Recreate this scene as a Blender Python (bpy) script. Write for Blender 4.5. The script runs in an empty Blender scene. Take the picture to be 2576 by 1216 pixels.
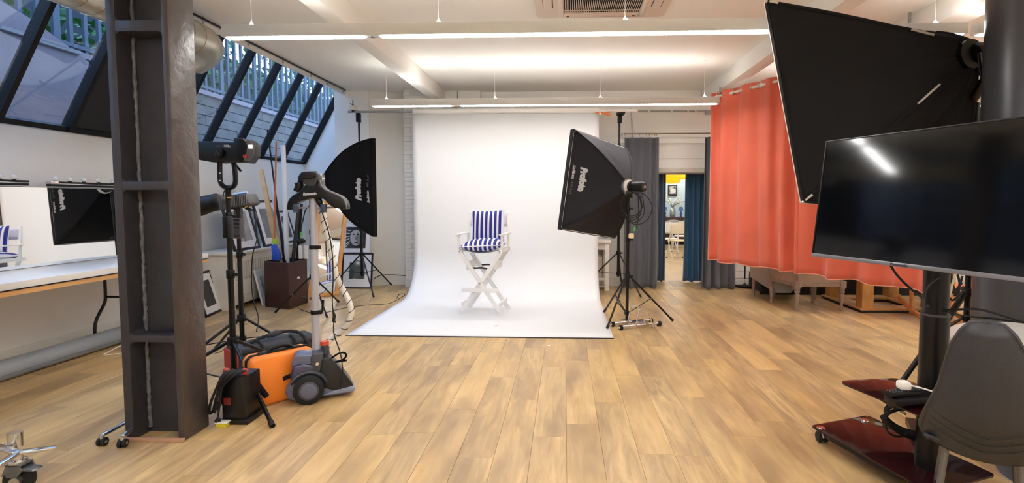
import bpy, bmesh, math, random
from mathutils import Vector, Matrix, noise
R = math.radians; PI = math.pi
sc = bpy.context.scene
C = sc.collection
random.seed(7)
# ------------------------------------------------------------------ camera
FPX, CX, CY, CAMZ = 1300.0, 1370.0, 580.0, 1.39
PITCH, YAW = math.atan(75/1300), math.atan(50/1302)
cd = bpy.data.cameras.new('camera'); cam = bpy.data.objects.new('camera', cd); C.objects.link(cam)
cd.sensor_fit = 'HORIZONTAL'; cd.sensor_width = 36.0; cd.lens = 36.0*FPX/2576
cd.shift_x = -(CX-1288)/2576; cd.shift_y = (CY-608)/2576
cd.clip_start = .05; cd.clip_end = 200
cam.location = (0, 0, CAMZ); cam.rotation_euler = (PI/2-PITCH, 0, YAW)
sc.camera = cam
# ------------------------------------------------------------------ world (overcast blue dusk daylight)
w = bpy.data.worlds.new('world'); sc.world = w; w.use_nodes = True
wn = w.node_tree.nodes; wl = w.node_tree.links
bg = wn['Background']; tc = wn.new('ShaderNodeTexCoord'); sx = wn.new('ShaderNodeSeparateXYZ'); rp = wn.new('ShaderNodeValToRGB')
wl.new(tc.outputs['Generated'], sx.inputs[0]); wl.new(sx.outputs['Z'], rp.inputs[0]); wl.new(rp.outputs[0], bg.inputs[0])
rp.color_ramp.elements[0].color = (.42, .52, .66, 1); rp.color_ramp.elements[1].color = (.36, .55, .95, 1)
bg.inputs[1].default_value = 4.6
# ------------------------------------------------------------------ exposure
vs = sc.view_settings
vs.view_transform = 'Standard'; vs.look = 'None'; vs.gamma = 1; vs.use_curve_mapping = False
vs.exposure = 0.68
LAMP = 33.0          # emission of the linear lamps
sc.cycles.sample_clamp_indirect = 8.0
# ------------------------------------------------------------------ pixel helpers: a photo pixel and a real depth (or height) give a world point
CR = cam.rotation_euler.to_matrix()
def ray(x, y): return CR @ Vector(((x-CX)/FPX, -(y-CY)/FPX, -1))
def P(x, y, Y):
    d = ray(x, y); return Vector((0, 0, CAMZ)) + d*(Y/d.y)
def F(x, y, z=0.0):
    d = ray(x, y); return Vector((0, 0, CAMZ)) + d*((z-CAMZ)/d.z)
# ------------------------------------------------------------------ colours, materials
def col(h, a=1.0):
    h = h.lstrip('#'); out = []
    for i in (0, 2, 4):
        c = int(h[i:i+2], 16)/255
        out.append(c/12.92 if c <= .04045 else ((c+.055)/1.055)**2.4)
    return (*out, a)
MATS = {}
def M(name, c='#ffffff', rough=.5, metal=0.0, var=0.0, vscale=8.0, bump=0.0, bscale=60.0, stretch=(1, 1, 1), spec=.5, emit=None, es=1.0, coat=0.0, sheen=0.0, c2=None, ior=None):
    if name in MATS: return MATS[name]
    m = bpy.data.materials.new(name); m.use_nodes = True; MATS[name] = m
    nt = m.node_tree; b = nt.nodes['Principled BSDF']; L = nt.links
    cc = col(c) if isinstance(c, str) else c
    b.inputs['Base Color'].default_value = cc; b.inputs['Roughness'].default_value = rough
    b.inputs['Metallic'].default_value = metal; b.inputs['Specular IOR Level'].default_value = spec
    b.inputs['Coat Weight'].default_value = coat; b.inputs['Sheen Weight'].default_value = sheen
    if emit: b.inputs['Emission Color'].default_value = col(emit); b.inputs['Emission Strength'].default_value = es
    if var or bump or c2:
        t = nt.nodes.new('ShaderNodeTexCoord'); mp = nt.nodes.new('ShaderNodeMapping'); L.new(t.outputs['Object'], mp.inputs[0]); mp.inputs['Scale'].default_value = stretch
    if var or c2:
        n = nt.nodes.new('ShaderNodeTexNoise'); n.inputs['Scale'].default_value = vscale; n.inputs['Detail'].default_value = 5; L.new(mp.outputs[0], n.inputs[0])
        r = nt.nodes.new('ShaderNodeValToRGB'); L.new(n.outputs[0], r.inputs[0]); L.new(r.outputs[0], b.inputs['Base Color'])
        r.color_ramp.elements[0].position = .3; r.color_ramp.elements[1].position = .7
        d = col(c2) if c2 else tuple(min(1, x*(1+var)) for x in cc[:3])+(1,)
        r.color_ramp.elements[0].color = tuple(x*(1-var) for x in cc[:3])+(1,); r.color_ramp.elements[1].color = d
    if bump:
        n = nt.nodes.new('ShaderNodeTexNoise'); n.inputs['Scale'].default_value = bscale; n.inputs['Detail'].default_value = 6; L.new(mp.outputs[0], n.inputs[0])
        bm_ = nt.nodes.new('ShaderNodeBump'); bm_.inputs['Strength'].default_value = bump; bm_.inputs['Distance'].default_value = .01
        L.new(n.outputs[0], bm_.inputs['Height']); L.new(bm_.outputs[0], b.inputs['Normal'])
    return m
# ------------------------------------------------------------------ mesh builder
class MB:
    def __init__(s): s.v = []; s.f = []; s.bev = 0; s.X = None
    def add(s, vs_, fs):
        o = len(s.v); s.v += [Vector(v) for v in vs_]; s.f += [tuple(i+o for i in f) for f in fs]; return s
    def box(s, a, b, T=None):
        x0, y0, z0 = a; x1, y1, z1 = b
        x0, x1 = min(x0, x1), max(x0, x1); y0, y1 = min(y0, y1), max(y0, y1); z0, z1 = min(z0, z1), max(z0, z1)
        vs_ = [Vector(p) for p in ((x0,y0,z0),(x1,y0,z0),(x1,y1,z0),(x0,y1,z0),(x0,y0,z1),(x1,y0,z1),(x1,y1,z1),(x0,y1,z1))]
        if T: vs_ = [T @ v for v in vs_]
        return s.add(vs_, [(0,3,2,1),(4,5,6,7),(0,1,5,4),(1,2,6,5),(2,3,7,6),(3,0,4,7)])
    def cbox(s, c, size, T=None):
        c = Vector(c); h = Vector(size)/2; return s.box(c-h, c+h, T)
    def bar(s, p, q, wd, ht, up=(0, 0, 1)):
        p, q = Vector(p), Vector(q); d = q-p; L = d.length; d.normalize(); u = Vector(up)
        r = d.cross(u)
        if r.length < 1e-4: r = d.cross(Vector((1, 0, 0)))
        r.normalize(); u = r.cross(d)
        T = Matrix((( r.x, d.x, u.x, p.x), (r.y, d.y, u.y, p.y), (r.z, d.z, u.z, p.z), (0, 0, 0, 1)))
        return s.box((-wd/2, 0, -ht/2), (wd/2, L, ht/2), T)
    def prism(s, poly, vec, cap=True):
        n = len(poly); a = [Vector(p) for p in poly]; v = Vector(vec); nrm = Vector((0, 0, 0))
        for i in range(n): nrm += a[i].cross(a[(i+1) % n])
        b = [p+v for p in a]
        fl = nrm.dot(v) > 0
        fs = [tuple(range(n))[::-1] if fl else tuple(range(n)), tuple(range(n, 2*n)) if fl else tuple(range(n, 2*n))[::-1]]
        for i in range(n):
            j = (i+1) % n; fs.append((i, j, n+j, n+i) if fl else (i, n+i, n+j, j))
        return s.add(a+b, fs)
    def tube(s, pts, r, n=8, smooth=0, cap=True):
        pts = [Vector(p) for p in pts]
        if smooth: pts = spline(pts, smooth)
        N = len(pts); rs = r if isinstance(r, (list, tuple)) else [r]*N
        if len(rs) != N: rs = [rs[min(len(rs)-1, int(i*(len(rs)-1)/(N-1)+.5))] for i in range(N)]
        t0 = (pts[1]-pts[0]).normalized(); u = t0.orthogonal().normalized(); vs_ = []
        for i, p in enumerate(pts):
            t = (pts[min(i+1, N-1)]-pts[max(i-1, 0)]).normalized()
            u = (u-t*u.dot(t)).normalized(); w_ = t.cross(u)
            for k in range(n):
                a = 2*PI*k/n; vs_.append(p+(u*math.cos(a)+w_*math.sin(a))*rs[i])
        fs = []
        for i in range(N-1):
            for k in range(n):
                j = (k+1) % n; fs.append((i*n+k, i*n+j, (i+1)*n+j, (i+1)*n+k))
        if cap: fs.append(tuple(range(n))[::-1]); fs.append(tuple((N-1)*n+k for k in range(n)))
        return s.add(vs_, fs)
    def cyl(s, p, q, r0, r1=None, n=16): return s.tube([p, q], [r0, r0 if r1 is None else r1], n)
    def lathe(s, prof, c=(0, 0, 0), n=24, T=None):
        c = Vector(c); vs_ = []; fs = []; m = len(prof)
        for k in range(n):
            a = 2*PI*k/n
            for (r, z) in prof:
                v = Vector((max(r, 1e-5)*math.cos(a), max(r, 1e-5)*math.sin(a), z))
                vs_.append((T @ v if T else v)+c)
        for k in range(n):
            j = (k+1) % n
            for i in range(m-1): fs.append((k*m+i, j*m+i, j*m+i+1, k*m+i+1))
        if prof[0][0] > 1e-4: fs.append(tuple(k*m for k in range(n))[::-1])
        if prof[-1][0] > 1e-4: fs.append(tuple(k*m+m-1 for k in range(n)))
        return s.add(vs_, fs)
    def grid(s, fn, nu, nv, closeu=False):
        vs_ = [fn(i/nu, j/nv) for i in range(nu+1) for j in range(nv+1)]; fs = []
        for i in range(nu):
            for j in range(nv): fs.append((i*(nv+1)+j, (i+1)*(nv+1)+j, (i+1)*(nv+1)+j+1, i*(nv+1)+j+1))
        return s.add(vs_, fs)
    def ball(s, c, r, n=14, sc_=(1, 1, 1), T=None):
        m = n//2; prof = [(math.sin(PI*i/m), -math.cos(PI*i/m)) for i in range(m+1)]
        S = Matrix.Diagonal((r*sc_[0], r*sc_[1], r*sc_[2], 1)); return s.lathe(prof, c, n, (T @ S) if T else S)
def spline(pts, k=6):
    out = []; n = len(pts)
    for i in range(n-1):
        p0, p1, p2, p3 = pts[max(i-1, 0)], pts[i], pts[i+1], pts[min(i+2, n-1)]
        for j in range(k):
            t = j/k; out.append(.5*((2*p1)+(p2-p0)*t+(2*p0-5*p1+4*p2-p3)*t*t+(3*p1-p0-3*p2+p3)*t**3))
    out.append(pts[-1]); return out
WM = {}
def tag(o, label=None, cat=None, group=None, kind=None):
    if label: o['label'] = label
    if cat: o['category'] = cat
    if group: o['group'] = group
    if kind: o['kind'] = kind
    return o
def thing(name, label, cat, loc=(0, 0, 0), rot=0.0, group=None):
    o = bpy.data.objects.new(name, None); C.objects.link(o); o.empty_display_size = .05
    o.location = loc; o.rotation_euler = (0, 0, rot); WM[o.name] = Matrix.Translation(Vector(loc)) @ Matrix.Rotation(rot, 4, 'Z')
    return tag(o, label, cat, group)
def mk(name, mb, mat, parent=None, local=False, bev=0.0, seg=2, ang=35, smooth=True, mods=None, pivot=None):
    """link the builder's geometry as ONE mesh object; verts are world coordinates unless local"""
    me = bpy.data.meshes.new(name); vs_ = mb.v
    if parent is not None:
        W = WM[parent.name]
        if not local:
            inv = W.inverted(); vs_ = [inv @ v for v in vs_]; 
        else: W = W
        loc = Vector((0, 0, 0))
        if pivot is not None: loc = Vector(pivot)
        else:
            loc = Vector((sum(v.x for v in vs_)/len(vs_), sum(v.y for v in vs_)/len(vs_), sum(v.z for v in vs_)/len(vs_)))
        vs_ = [v-loc for v in vs_]
    else:
        xs = [v.x for v in vs_]; ys = [v.y for v in vs_]; zs = [v.z for v in vs_]
        loc = Vector(((min(xs)+max(xs))/2, (min(ys)+max(ys))/2, min(zs))); vs_ = [v-loc for v in vs_]
    me.from_pydata([tuple(v) for v in vs_], [], mb.f)
    if bev:
        bm = bmesh.new(); bm.from_mesh(me); bmesh.ops.remove_doubles(bm, verts=bm.verts, dist=1e-5)
        es = [e for e in bm.edges if len(e.link_faces) == 2 and e.calc_face_angle(0) > R(30)]
        bmesh.ops.bevel(bm, geom=es, offset=bev, segments=seg, profile=.5, affect='EDGES', clamp_overlap=True); bm.to_mesh(me); bm.free()
    if mat:
        for m_ in (mat if isinstance(mat, (list, tuple)) else [mat]): me.materials.append(m_)
    if smooth:
        me.polygons.foreach_set('use_smooth', [True]*len(me.polygons)); me.set_sharp_from_angle(angle=R(ang))
    me.update()
    o = bpy.data.objects.new(name, me); C.objects.link(o); o.location = loc
    WM[o.name] = Matrix.Translation(loc)
    if parent is not None: o.parent = parent; WM[o.name] = WM[parent.name] @ Matrix.Translation(loc)
    if mods:
        for t, kw in mods:
            md = o.modifiers.new(t.lower(), t)
            for k, v in kw.items(): setattr(md, k, v)
    return o
def dup(root, loc=None, rotz=None, label=None):
    r = root.copy(); C.objects.link(r)
    if loc is not None: r.location = loc
    if rotz is not None: r.rotation_euler = (0, 0, rotz)
    WM[r.name] = Matrix.Translation(r.location) @ Matrix.Rotation(r.rotation_euler.z, 4, 'Z')
    if label: r['label'] = label
    for ch in list(root.children):
        c = ch.copy(); C.objects.link(c); c.parent = r
        for g in ch.children:
            d = g.copy(); C.objects.link(d); d.parent = c
    return r
def text_mesh(body, size, bold=0.0, extrude=0.0008):
    cu = bpy.data.curves.new('t', 'FONT'); cu.body = body; cu.size = size; cu.offset = bold; cu.extrude = extrude; cu.resolution_u = 3
    o = bpy.data.objects.new('t', cu); C.objects.link(o)
    dg = bpy.context.evaluated_depsgraph_get(); me = bpy.data.meshes.new_from_object(o.evaluated_get(dg))
    mb = MB(); mb.add([v.co.copy() for v in me.vertices], [tuple(p.vertices) for p in me.polygons])
    C.objects.unlink(o); bpy.data.objects.remove(o); bpy.data.curves.remove(cu); bpy.data.meshes.remove(me)
    return mb
def text_at(name, body, size, org, xd, yd, mat, parent, bold=0.0, width=None):
    mb = text_mesh(body, size, bold); xd = Vector(xd).normalized(); yd = Vector(yd).normalized(); n = xd.cross(yd)
    x1 = max(v.x for v in mb.v); k = (width/x1) if width else 1
    mb.v = [Vector(org)+xd*v.x*k+yd*v.y+n*v.z for v in mb.v]
    return mk(name, mb, mat, parent, smooth=False)
# ------------------------------------------------------------------ shared materials
white_wall = M('white_wall_paint', '#efece6', .7, var=.02, vscale=2, bump=.05, bscale=90)
white_ceil = M('white_ceiling_paint', '#ece9e2', .8)
white_gloss = M('white_painted_wood', '#eeeae2', .35, var=.02, vscale=6)
black_metal = M('black_metal', '#0c0c0e', .35, .3, var=.15, vscale=30)
black_plastic = M('black_plastic', '#08080a', .45, spec=.35)
black_rubber = M('black_rubber', '#0e0e0f', .7)
black_fabric = M('black_fabric', '#0b0b0e', .9, var=.15, vscale=6, bump=.15, bscale=300, spec=.25)
chrome = M('chrome', '#d9dbdd', .18, 1.0)
steel = M('brushed_steel', '#aeb0b2', .32, .9)
uplamp_mat = M('lamp_uplight', '#ffffff', .5, emit='#fffdf8', es=LAMP*.42)
lamp_mat = M('lamp_diffuser', '#ffffff', .5, emit='#fffdfb', es=LAMP)
white_print = M('white_print', '#f2f2f4', .5)
# ================================================================== ROOM
ZC = 3.14; XL = -4.7; YB = 8.4; XR = 6.5; YF = -3.0
# -------- floor: oak-look planks
def wood_mat(name, tones, grain, rough=.4, along='Y', rnd=True, spec=.45, scale=1.0):
    m = bpy.data.materials.new(name); m.use_nodes = True; nt = m.node_tree; L = nt.links; b = nt.nodes['Principled BSDF']
    N = lambda t: nt.nodes.new('ShaderNode'+t)
    t = N('TexCoord'); oi = N('ObjectInfo'); ge = N('NewGeometry')
    ad = N('Math'); ad.operation = 'ADD'; L.new(oi.outputs['Random'], ad.inputs[0]); L.new(ge.outputs['Random Per Island'], ad.inputs[1])
    fr = N('Math'); fr.operation = 'FRACT'; L.new(ad.outputs[0], fr.inputs[0])
    ml = N('Math'); ml.operation = 'MULTIPLY'; ml.inputs[1].default_value = 57.0; L.new(fr.outputs[0], ml.inputs[0])
    cb = N('CombineXYZ'); L.new(ml.outputs[0], cb.inputs[0]); L.new(ml.outputs[0], cb.inputs[2])
    va = N('VectorMath'); va.operation = 'ADD'; L.new(t.outputs['Object'], va.inputs[0]); L.new(cb.outputs[0], va.inputs[1])
    mp = N('Mapping'); L.new(va.outputs[0], mp.inputs[0])
    s = {'Y': (9, 1.0, 9), 'X': (1.0, 9, 9), 'Z': (9, 9, 1.0)}[along]; mp.inputs['Scale'].default_value = tuple(q*scale for q in s)
    n1 = N('TexNoise'); n1.inputs['Scale'].default_value = 1.9; n1.inputs['Detail'].default_value = 7; n1.inputs['Roughness'].default_value = .62; n1.inputs['Distortion'].default_value = 1.1; L.new(mp.outputs[0], n1.inputs[0])
    mp2 = N('Mapping'); L.new(va.outputs[0], mp2.inputs[0]); mp2.inputs['Scale'].default_value = tuple(q*scale*(.35 if q > 5 else .8) for q in s)
    n2 = N('TexNoise'); n2.inputs['Scale'].default_value = 1.3; n2.inputs['Detail'].default_value = 3; L.new(mp2.outputs[0], n2.inputs[0])
    wv = N('TexWave'); wv.wave_type = 'RINGS'; wv.inputs['Scale'].default_value = .9; wv.inputs['Distortion'].default_value = 7; wv.inputs['Detail'].default_value = 3; L.new(mp2.outputs[0], wv.inputs[0])
    r1 = N('ValToRGB'); L.new(fr.outputs[0], r1.inputs[0]); cr = r1.color_ramp
    for i, c in enumerate(tones):
        e = cr.elements[i] if i < 2 else cr.elements.new(i/(len(tones)-1))
        e.position = i/(len(tones)-1); e.color = col(c)
    def mix(fac, a, bb, mode='MIX', f=1.0):
        x = N('Mix'); x.data_type = 'RGBA'; x.blend_type = mode
        if fac is None: x.inputs[0].default_value = f
        else: L.new(fac, x.inputs[0])
        L.new(a, x.inputs[6])
        if isinstance(bb, tuple): x.inputs[7].default_value = bb
        else: L.new(bb, x.inputs[7])
        return x.outputs[2]
    rg = N('ValToRGB'); L.new(n1.outputs[0], rg.inputs[0]); rg.color_ramp.elements[0].position = .34; rg.color_ramp.elements[1].position = .68
    rg.color_ramp.elements[0].color = (.0, .0, .0, 1); rg.color_ramp.elements[1].color = (1, 1, 1, 1)
    c = mix(rg.outputs[0], r1.outputs[0], col(grain[0]))
    rh = N('ValToRGB'); L.new(n2.outputs[0], rh.inputs[0]); rh.color_ramp.elements[0].position = .45; rh.color_ramp.elements[1].position = .72
    rh.color_ramp.elements[1].color = (.9, .9, .9, 1)
    c = mix(rh.outputs[0], c, col(grain[1]))
    rw = N('ValToRGB'); L.new(wv.outputs[0], rw.inputs[0]); rw.color_ramp.elements[0].position = .0; rw.color_ramp.elements[1].position = .25
    rw.color_ramp.elements[0].color = (.32, .32, .32, 1); rw.color_ramp.elements[1].color = (0, 0, 0, 1)
    c = mix(rw.outputs[0], c, col(grain[2]))
    L.new(c, b.inputs['Base Color']); b.inputs['Roughness'].default_value = rough; b.inputs['Specular IOR Level'].default_value = spec
    bu = N('Bump'); bu.inputs['Strength'].default_value = .12; bu.inputs['Distance'].default_value = .002; L.new(n1.outputs[0], bu.inputs['Height']); L.new(bu.outputs[0], b.inputs['Normal'])
    return m
oak = wood_mat('oak_floor_planks', ['#a98a5e', '#c6a066', '#977d5e', '#bd9860', '#a58a64', '#cda76c', '#b08f62', '#9f8363'], ['#d6b681', '#9c805e', '#7c6244'], .38)
pine = wood_mat('pale_pine', ['#dcb483', '#e2bf90'], ['#d0a26c', '#e6c79a', '#b98a55'], .5, along='Z')
oak_z = wood_mat('light_oak_upright', ['#c9995a', '#d0a468'], ['#b98848', '#d8b07a', '#9c6f38'], .45, along='Z')
rock_wood = wood_mat('orange_beech', ['#cf9560', '#d29c68'], ['#c48850', '#dca870', '#b0743e'], .4, along='X')
fb = MB().box((XL-.2, YF, -.2), (XR, YB+.7, -.0125)); floor = mk('floor', fb, M('floor_subfloor', '#6a5238', .9), smooth=False); tag(floor, kind='structure')
PW, PL, X0 = .1975, 1.28, .015
ends = {0: 3.148, -1: 2.967, -2: 3.53, -3: 2.705, 1: 3.50, -4: 3.35, 2: 2.78, 3: 4.05, 4: 3.62, 5: 3.02}
g = .0005
def plank_mb(cx, cy, ln, mb=None):
    mb = mb or MB(); a, b_ = cx-PW/2+g, cx+PW/2-g; c_, d_ = cy-ln/2+g, cy+ln/2-g; e = .0009
    return mb.add([(a,c_,-.012),(b_,c_,-.012),(b_,d_,-.012),(a,d_,-.012),(a,c_,-e),(b_,c_,-e),(b_,d_,-e),(a,d_,-e),(a+e,c_+e,0),(b_-e,c_+e,0),(b_-e,d_-e,0),(a+e,d_-e,0)],
        [(0,3,2,1),(0,1,5,4),(1,2,6,5),(2,3,7,6),(3,0,4,7),(4,5,9,8),(5,6,10,9),(6,7,11,10),(7,4,8,11),(8,9,10,11)])
full = mk('plank', plank_mb(0, 0, PL), oak, floor, smooth=False, local=True, pivot=(0, 0, 0)); proto_plank = full
cands = []
k0 = int((XL-X0)/PW)-1
for k in range(k0, int((XR-X0)/PW)+1):
    off = ends.get(k, 2.6+random.Random(k*13+5).random()*PL)
    y = off-8*PL
    while y < YB+.6:
        a, b_ = max(y, YF), min(y+PL, YB+.6); xa, xb = max(X0+k*PW, XL), min(X0+(k+1)*PW, XR)
        if b_-a > .05 and xb-xa > .02:
            cx, cy = (xa+xb)/2, (a+b_)/2
            near = max(cy, .5); px = 1420+FPX*cx/near; py = 505+CAMZ*FPX/near
            ok = b_ > 2.45 and -120 < px < 2700 and not (-2.2 < cx < .4 and 5.5 < cy < 7.6) and a < 8.2
            full_ = (b_-a > PL-.001 and xb-xa > PW-.001)
            cands.append((0 if ok else 1, cy, cx, cy, b_-a, xb-xa, full_))
        y += PL
cands.sort(key=lambda t: (t[0], t[1]))
rest = MB(); nsep = 0; FW = Vector(floor.location)
for (o_, _, cx, cy, ln, wd, fl) in cands:
    if o_ == 0 and fl and nsep < 299:
        if nsep == 0: p = full
        else: p = full.copy(); C.objects.link(p)
        p.parent = floor; p.location = Vector((cx, cy, 0))-FW; nsep += 1
    else:
        sv = PW; PW = wd; plank_mb(cx, cy, ln, rest); PW = sv
rp_ = mk('plank', rest, oak, floor, smooth=False); tag(rp_, kind='stuff')
# -------- walls
def struct(name, mb, mat, **k): return tag(mk(name, mb, mat, **k), kind='structure')
SZ = 2.06; SL = .55
def gx(z): return XL+SL*(z-SZ)
struct('wall_left', MB().box((XL-.25, YF, -.2), (XL, 9.4, SZ-.02)).box((XL-.25, YF, SZ-.02), (XL, .9, 3.9)), white_wall, bev=.004)
struct('trim_1', MB().box((XL-.3, .9, SZ-.02), (XL+.0, 9.2, SZ+.0)), white_gloss)
struct('ceiling', MB().box((-3.5, YF, ZC), (XR+.2, YB+.1, ZC+.25)).box((XL-.2, YF, 3.6), (-3.5, .9, 3.85)), white_ceil)
struct('trim_2', MB().box((-3.56, .9, ZC-.045), (-3.5, 8.26, 3.95)).box((-4.3, .9, 3.9), (-3.5, 9.3, 4.0)), white_ceil)
dx0, dx1, dz = P(1652, 600, YB).x, P(1792, 600, YB).x, 1.91
wb = MB().box((-2.62, YB, -.2), (dx0, YB+.6, ZC+.1)).box((dx0, YB, dz), (dx1, YB+.6, ZC+.1)).box((dx1, YB, -.2), (XR, YB+.6, ZC+.1))
wall_back = struct('wall_back', wb, white_wall)
xp0, xp1, xp2, xp3 = P(846, 500, 8.25).x, P(932, 500, 8.25).x, P(1019, 500, 8.15).x, P(1112, 300, 8.15).x
struct('wall_alcove', MB().prism([(XL-.2, 9.2, -.2), (xp0+.1, 9.2, -.2), (xp0+.1, 9.2, 4.0), (gx(4.0)-.03, 9.2, 4.0), (XL-.03, 9.2, SZ), (XL-.2, 9.2, SZ)], (0, .2, 0)), white_wall)
struct('wall_pier', MB().box((xp0, 8.25, -.2), (xp1, 9.4, ZC+.1)), white_wall, bev=.004)
struct('wall_recess', MB().add([(xp1, 8.26, 0), (xp2+.05, 8.5, 0), (xp2+.05, 8.5, ZC), (xp1, 8.26, ZC)], [(0, 1, 2, 3)]).box((xp1-.05, 8.5, 0), (xp2+.05, 8.7, ZC)), M('recess_wall_tone', '#e6e1d6', .7, var=.02, vscale=2))  # angled recess face slightly darker than the neighbouring walls
struct('wall_right', MB().box((XR, YF, -.2), (XR+.2, YB+.2, ZC+.2)), white_wall)
struct('wall_front', MB().box((XL-.2, YF-.2, -.2), (XR+.2, YF, 3.9)), white_wall)
# brick pier, painted white, each brick its own piece
pier = struct('wall_brick_pier', MB().box((xp2+.012, 8.162, 0), (xp3, 8.55, ZC)), white_wall)
brickm = M('white_painted_brick', '#ece9e2', .6, var=.03, vscale=5, bump=.35, bscale=45)
bl, bh = .215, .071; nb = 0; rb = MB()
for r_ in range(int((ZC-.1)/bh)):
    z = .13+r_*bh; x = xp2+.0-(bl/2 if r_ % 2 else 0)
    while x < xp3-.02:
        a, b_ = max(x, xp2), min(x+bl-.008, xp3)
        if b_-a > .02 and z+bh < ZC:
            j = random.uniform(0, .004)
            bm_ = MB().box((a, 8.150-j, z), (b_, 8.165, z+bh-.008))
            if a < P(1048, 500, 8.15).x and nb < 120: mk('brick', bm_, brickm, pier, bev=.003, seg=1); nb += 1
            else: rb.box((a, 8.150-j, z), (b_, 8.165, z+bh-.008))
        x += bl
tag(mk('brick', rb, brickm, pier), kind='stuff')
# big painted blocks low on the back wall at the right
cnt = 0
for r_ in range(4):
    x = 2.55-(.22 if r_ % 2 else 0)
    while x < 4.2:
        mk('block', MB().box((x, YB-.012, .14+r_*.115), (x+.43, YB+.01, .14+r_*.115+.109)), brickm, wall_back, bev=.004, seg=1); x += .436
# lintel, ledges
struct('trim_3', MB().box((dx0-.02, YB-.035, dz-.075), (dx1+.1, YB+.62, dz+.0)), M('rough_lintel', '#cfc8bb', .8, var=.08, vscale=12, bump=.4, bscale=20), bev=.006)
struct('trim_4', MB().box((dx0-.35, YB-.02, 2.062), (dx1+.4, YB, 2.075)).box((dx0-.9, YB-.03, 2.30), (dx1+.4, YB, 2.315)), white_gloss)
# skirting
sk = M('skirting_paint', '#e2dfd8', .4)
struct('baseboard_left', MB().box((XL, YF, 0), (XL+.018, 9.2, .13)), sk, bev=.003)
struct('baseboard_back', MB().box((xp3, YB-.018, 0), (dx0-.02, YB, .13)).box((dx1+.1, YB-.018, 0), (XR, YB, .13)), sk, bev=.003)
struct('baseboard_pier', MB().box((xp0-.018, 8.232, 0), (xp1, 8.25, .13)).add([(xp1, 8.232, 0), (xp2, 8.455, 0), (xp2, 8.475, 0), (xp1, 8.25, 0), (xp1, 8.232, .13), (xp2, 8.455, .13), (xp2, 8.475, .13), (xp1, 8.25, .13)], [(0,1,5,4),(4,5,6,7),(1,2,6,5),(2,3,7,6),(3,0,4,7)]).box((xp2-.012, 8.13, 0), (xp3, 8.15, .14)), sk)
# ceiling beams
for i, (xa, xb) in enumerate([(-2.06, -1.905), (2.17, 2.34), (3.25, 3.5)]):
    struct('beam_%d' % (i+1), MB().box((xa, YF, 2.94), (xb, YB, ZC+.05)), white_ceil, bev=.004)
struct('trim_5', MB().box((P(1112,235,8.3).x, 8.28, 2.88), (P(1150,235,8.3).x, YB, ZC)).box((P(1152,235,8.3).x, 8.3, 2.95), (P(1208,235,8.3).x, YB, ZC)), white_ceil)
# -------- skylight
blk = M('black_window_frame', '#0b0b0d', .55, .0, spec=.25)
glass = bpy.data.materials.new('window_glass'); glass.use_nodes = True
nt = glass.node_tree; nt.nodes.clear(); L = nt.links
out = nt.nodes.new('ShaderNodeOutputMaterial'); mx = nt.nodes.new('ShaderNodeMixShader'); tr = nt.nodes.new('ShaderNodeBsdfTransparent'); gl = nt.nodes.new('ShaderNodeBsdfGlossy'); fz = nt.nodes.new('ShaderNodeFresnel')
tr.inputs[0].default_value = (.80, .86, .92, 1); gl.inputs['Roughness'].default_value = .015; gl.inputs['Color'].default_value = (.9, .95, 1, 1); ge_ = nt.nodes.new('ShaderNodeNewGeometry'); mi_ = nt.nodes.new('ShaderNodeMath'); mi_.operation = 'MULTIPLY_ADD'; mi_.inputs[1].default_value = 1/1.6-1.6; mi_.inputs[2].default_value = 1.6
L.new(ge_.outputs['Backfacing'], mi_.inputs[0]); L.new(mi_.outputs[0], fz.inputs['IOR'])
L.new(fz.outputs[0], mx.inputs[0]); L.new(tr.outputs[0], mx.inputs[1]); L.new(gl.outputs[0], mx.inputs[2]); L.new(mx.outputs[0], out.inputs[0])
win = thing('window_1', None, None, (XL, 5.0, SZ)); tag(win, kind='structure')
ZT = 3.88; nrm = Vector((1, 0, -SL)).normalized()
def gp(y, z, o=0.0): return Vector((gx(z), y, z))+nrm*o
ys = [4.14+.62*k for k in range(-5, 9)]; ys[-1] = 9.19
for i, y in enumerate(ys):
    mk('mullion', MB().bar(gp(y, SZ, -.01), gp(y, ZT, -.01), .046, .10, nrm), blk, win, bev=.004, seg=1)
    if i < len(ys)-1:
        y2 = ys[i+1]
        dark = abs(y-4.76) < .05
        pm = MB().add([gp(y+.02, SZ), gp(y2-.02, SZ), gp(y2-.02, ZT), gp(y+.02, ZT), gp(y+.02, SZ, -.006), gp(y2-.02, SZ, -.006), gp(y2-.02, ZT, -.006), gp(y+.02, ZT, -.006)], [(0,1,2,3),(4,7,6,5),(0,4,5,1),(1,5,6,2),(2,6,7,3),(3,7,4,0)])
        po = mk('pane', pm, glass if not dark else M('black_blind_panel', '#0d0c0d', .55, bump=.1, bscale=20), win, smooth=False)
        if dark: po['label'] = 'opaque black pane'
mk('bottom_rail', MB().bar(gp(.9, SZ+.01, 0), gp(9.2, SZ+.01, 0), .05, .05, nrm), blk, win)
mk('top_rail', MB().bar(gp(.9, ZT, 0), gp(9.2, ZT, 0), .06, .06, nrm), blk, win)
mk('end_rail', MB().bar(gp(9.18, SZ, .02), gp(9.18, ZT, .02), .04, .05, nrm), blk, win)
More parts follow.
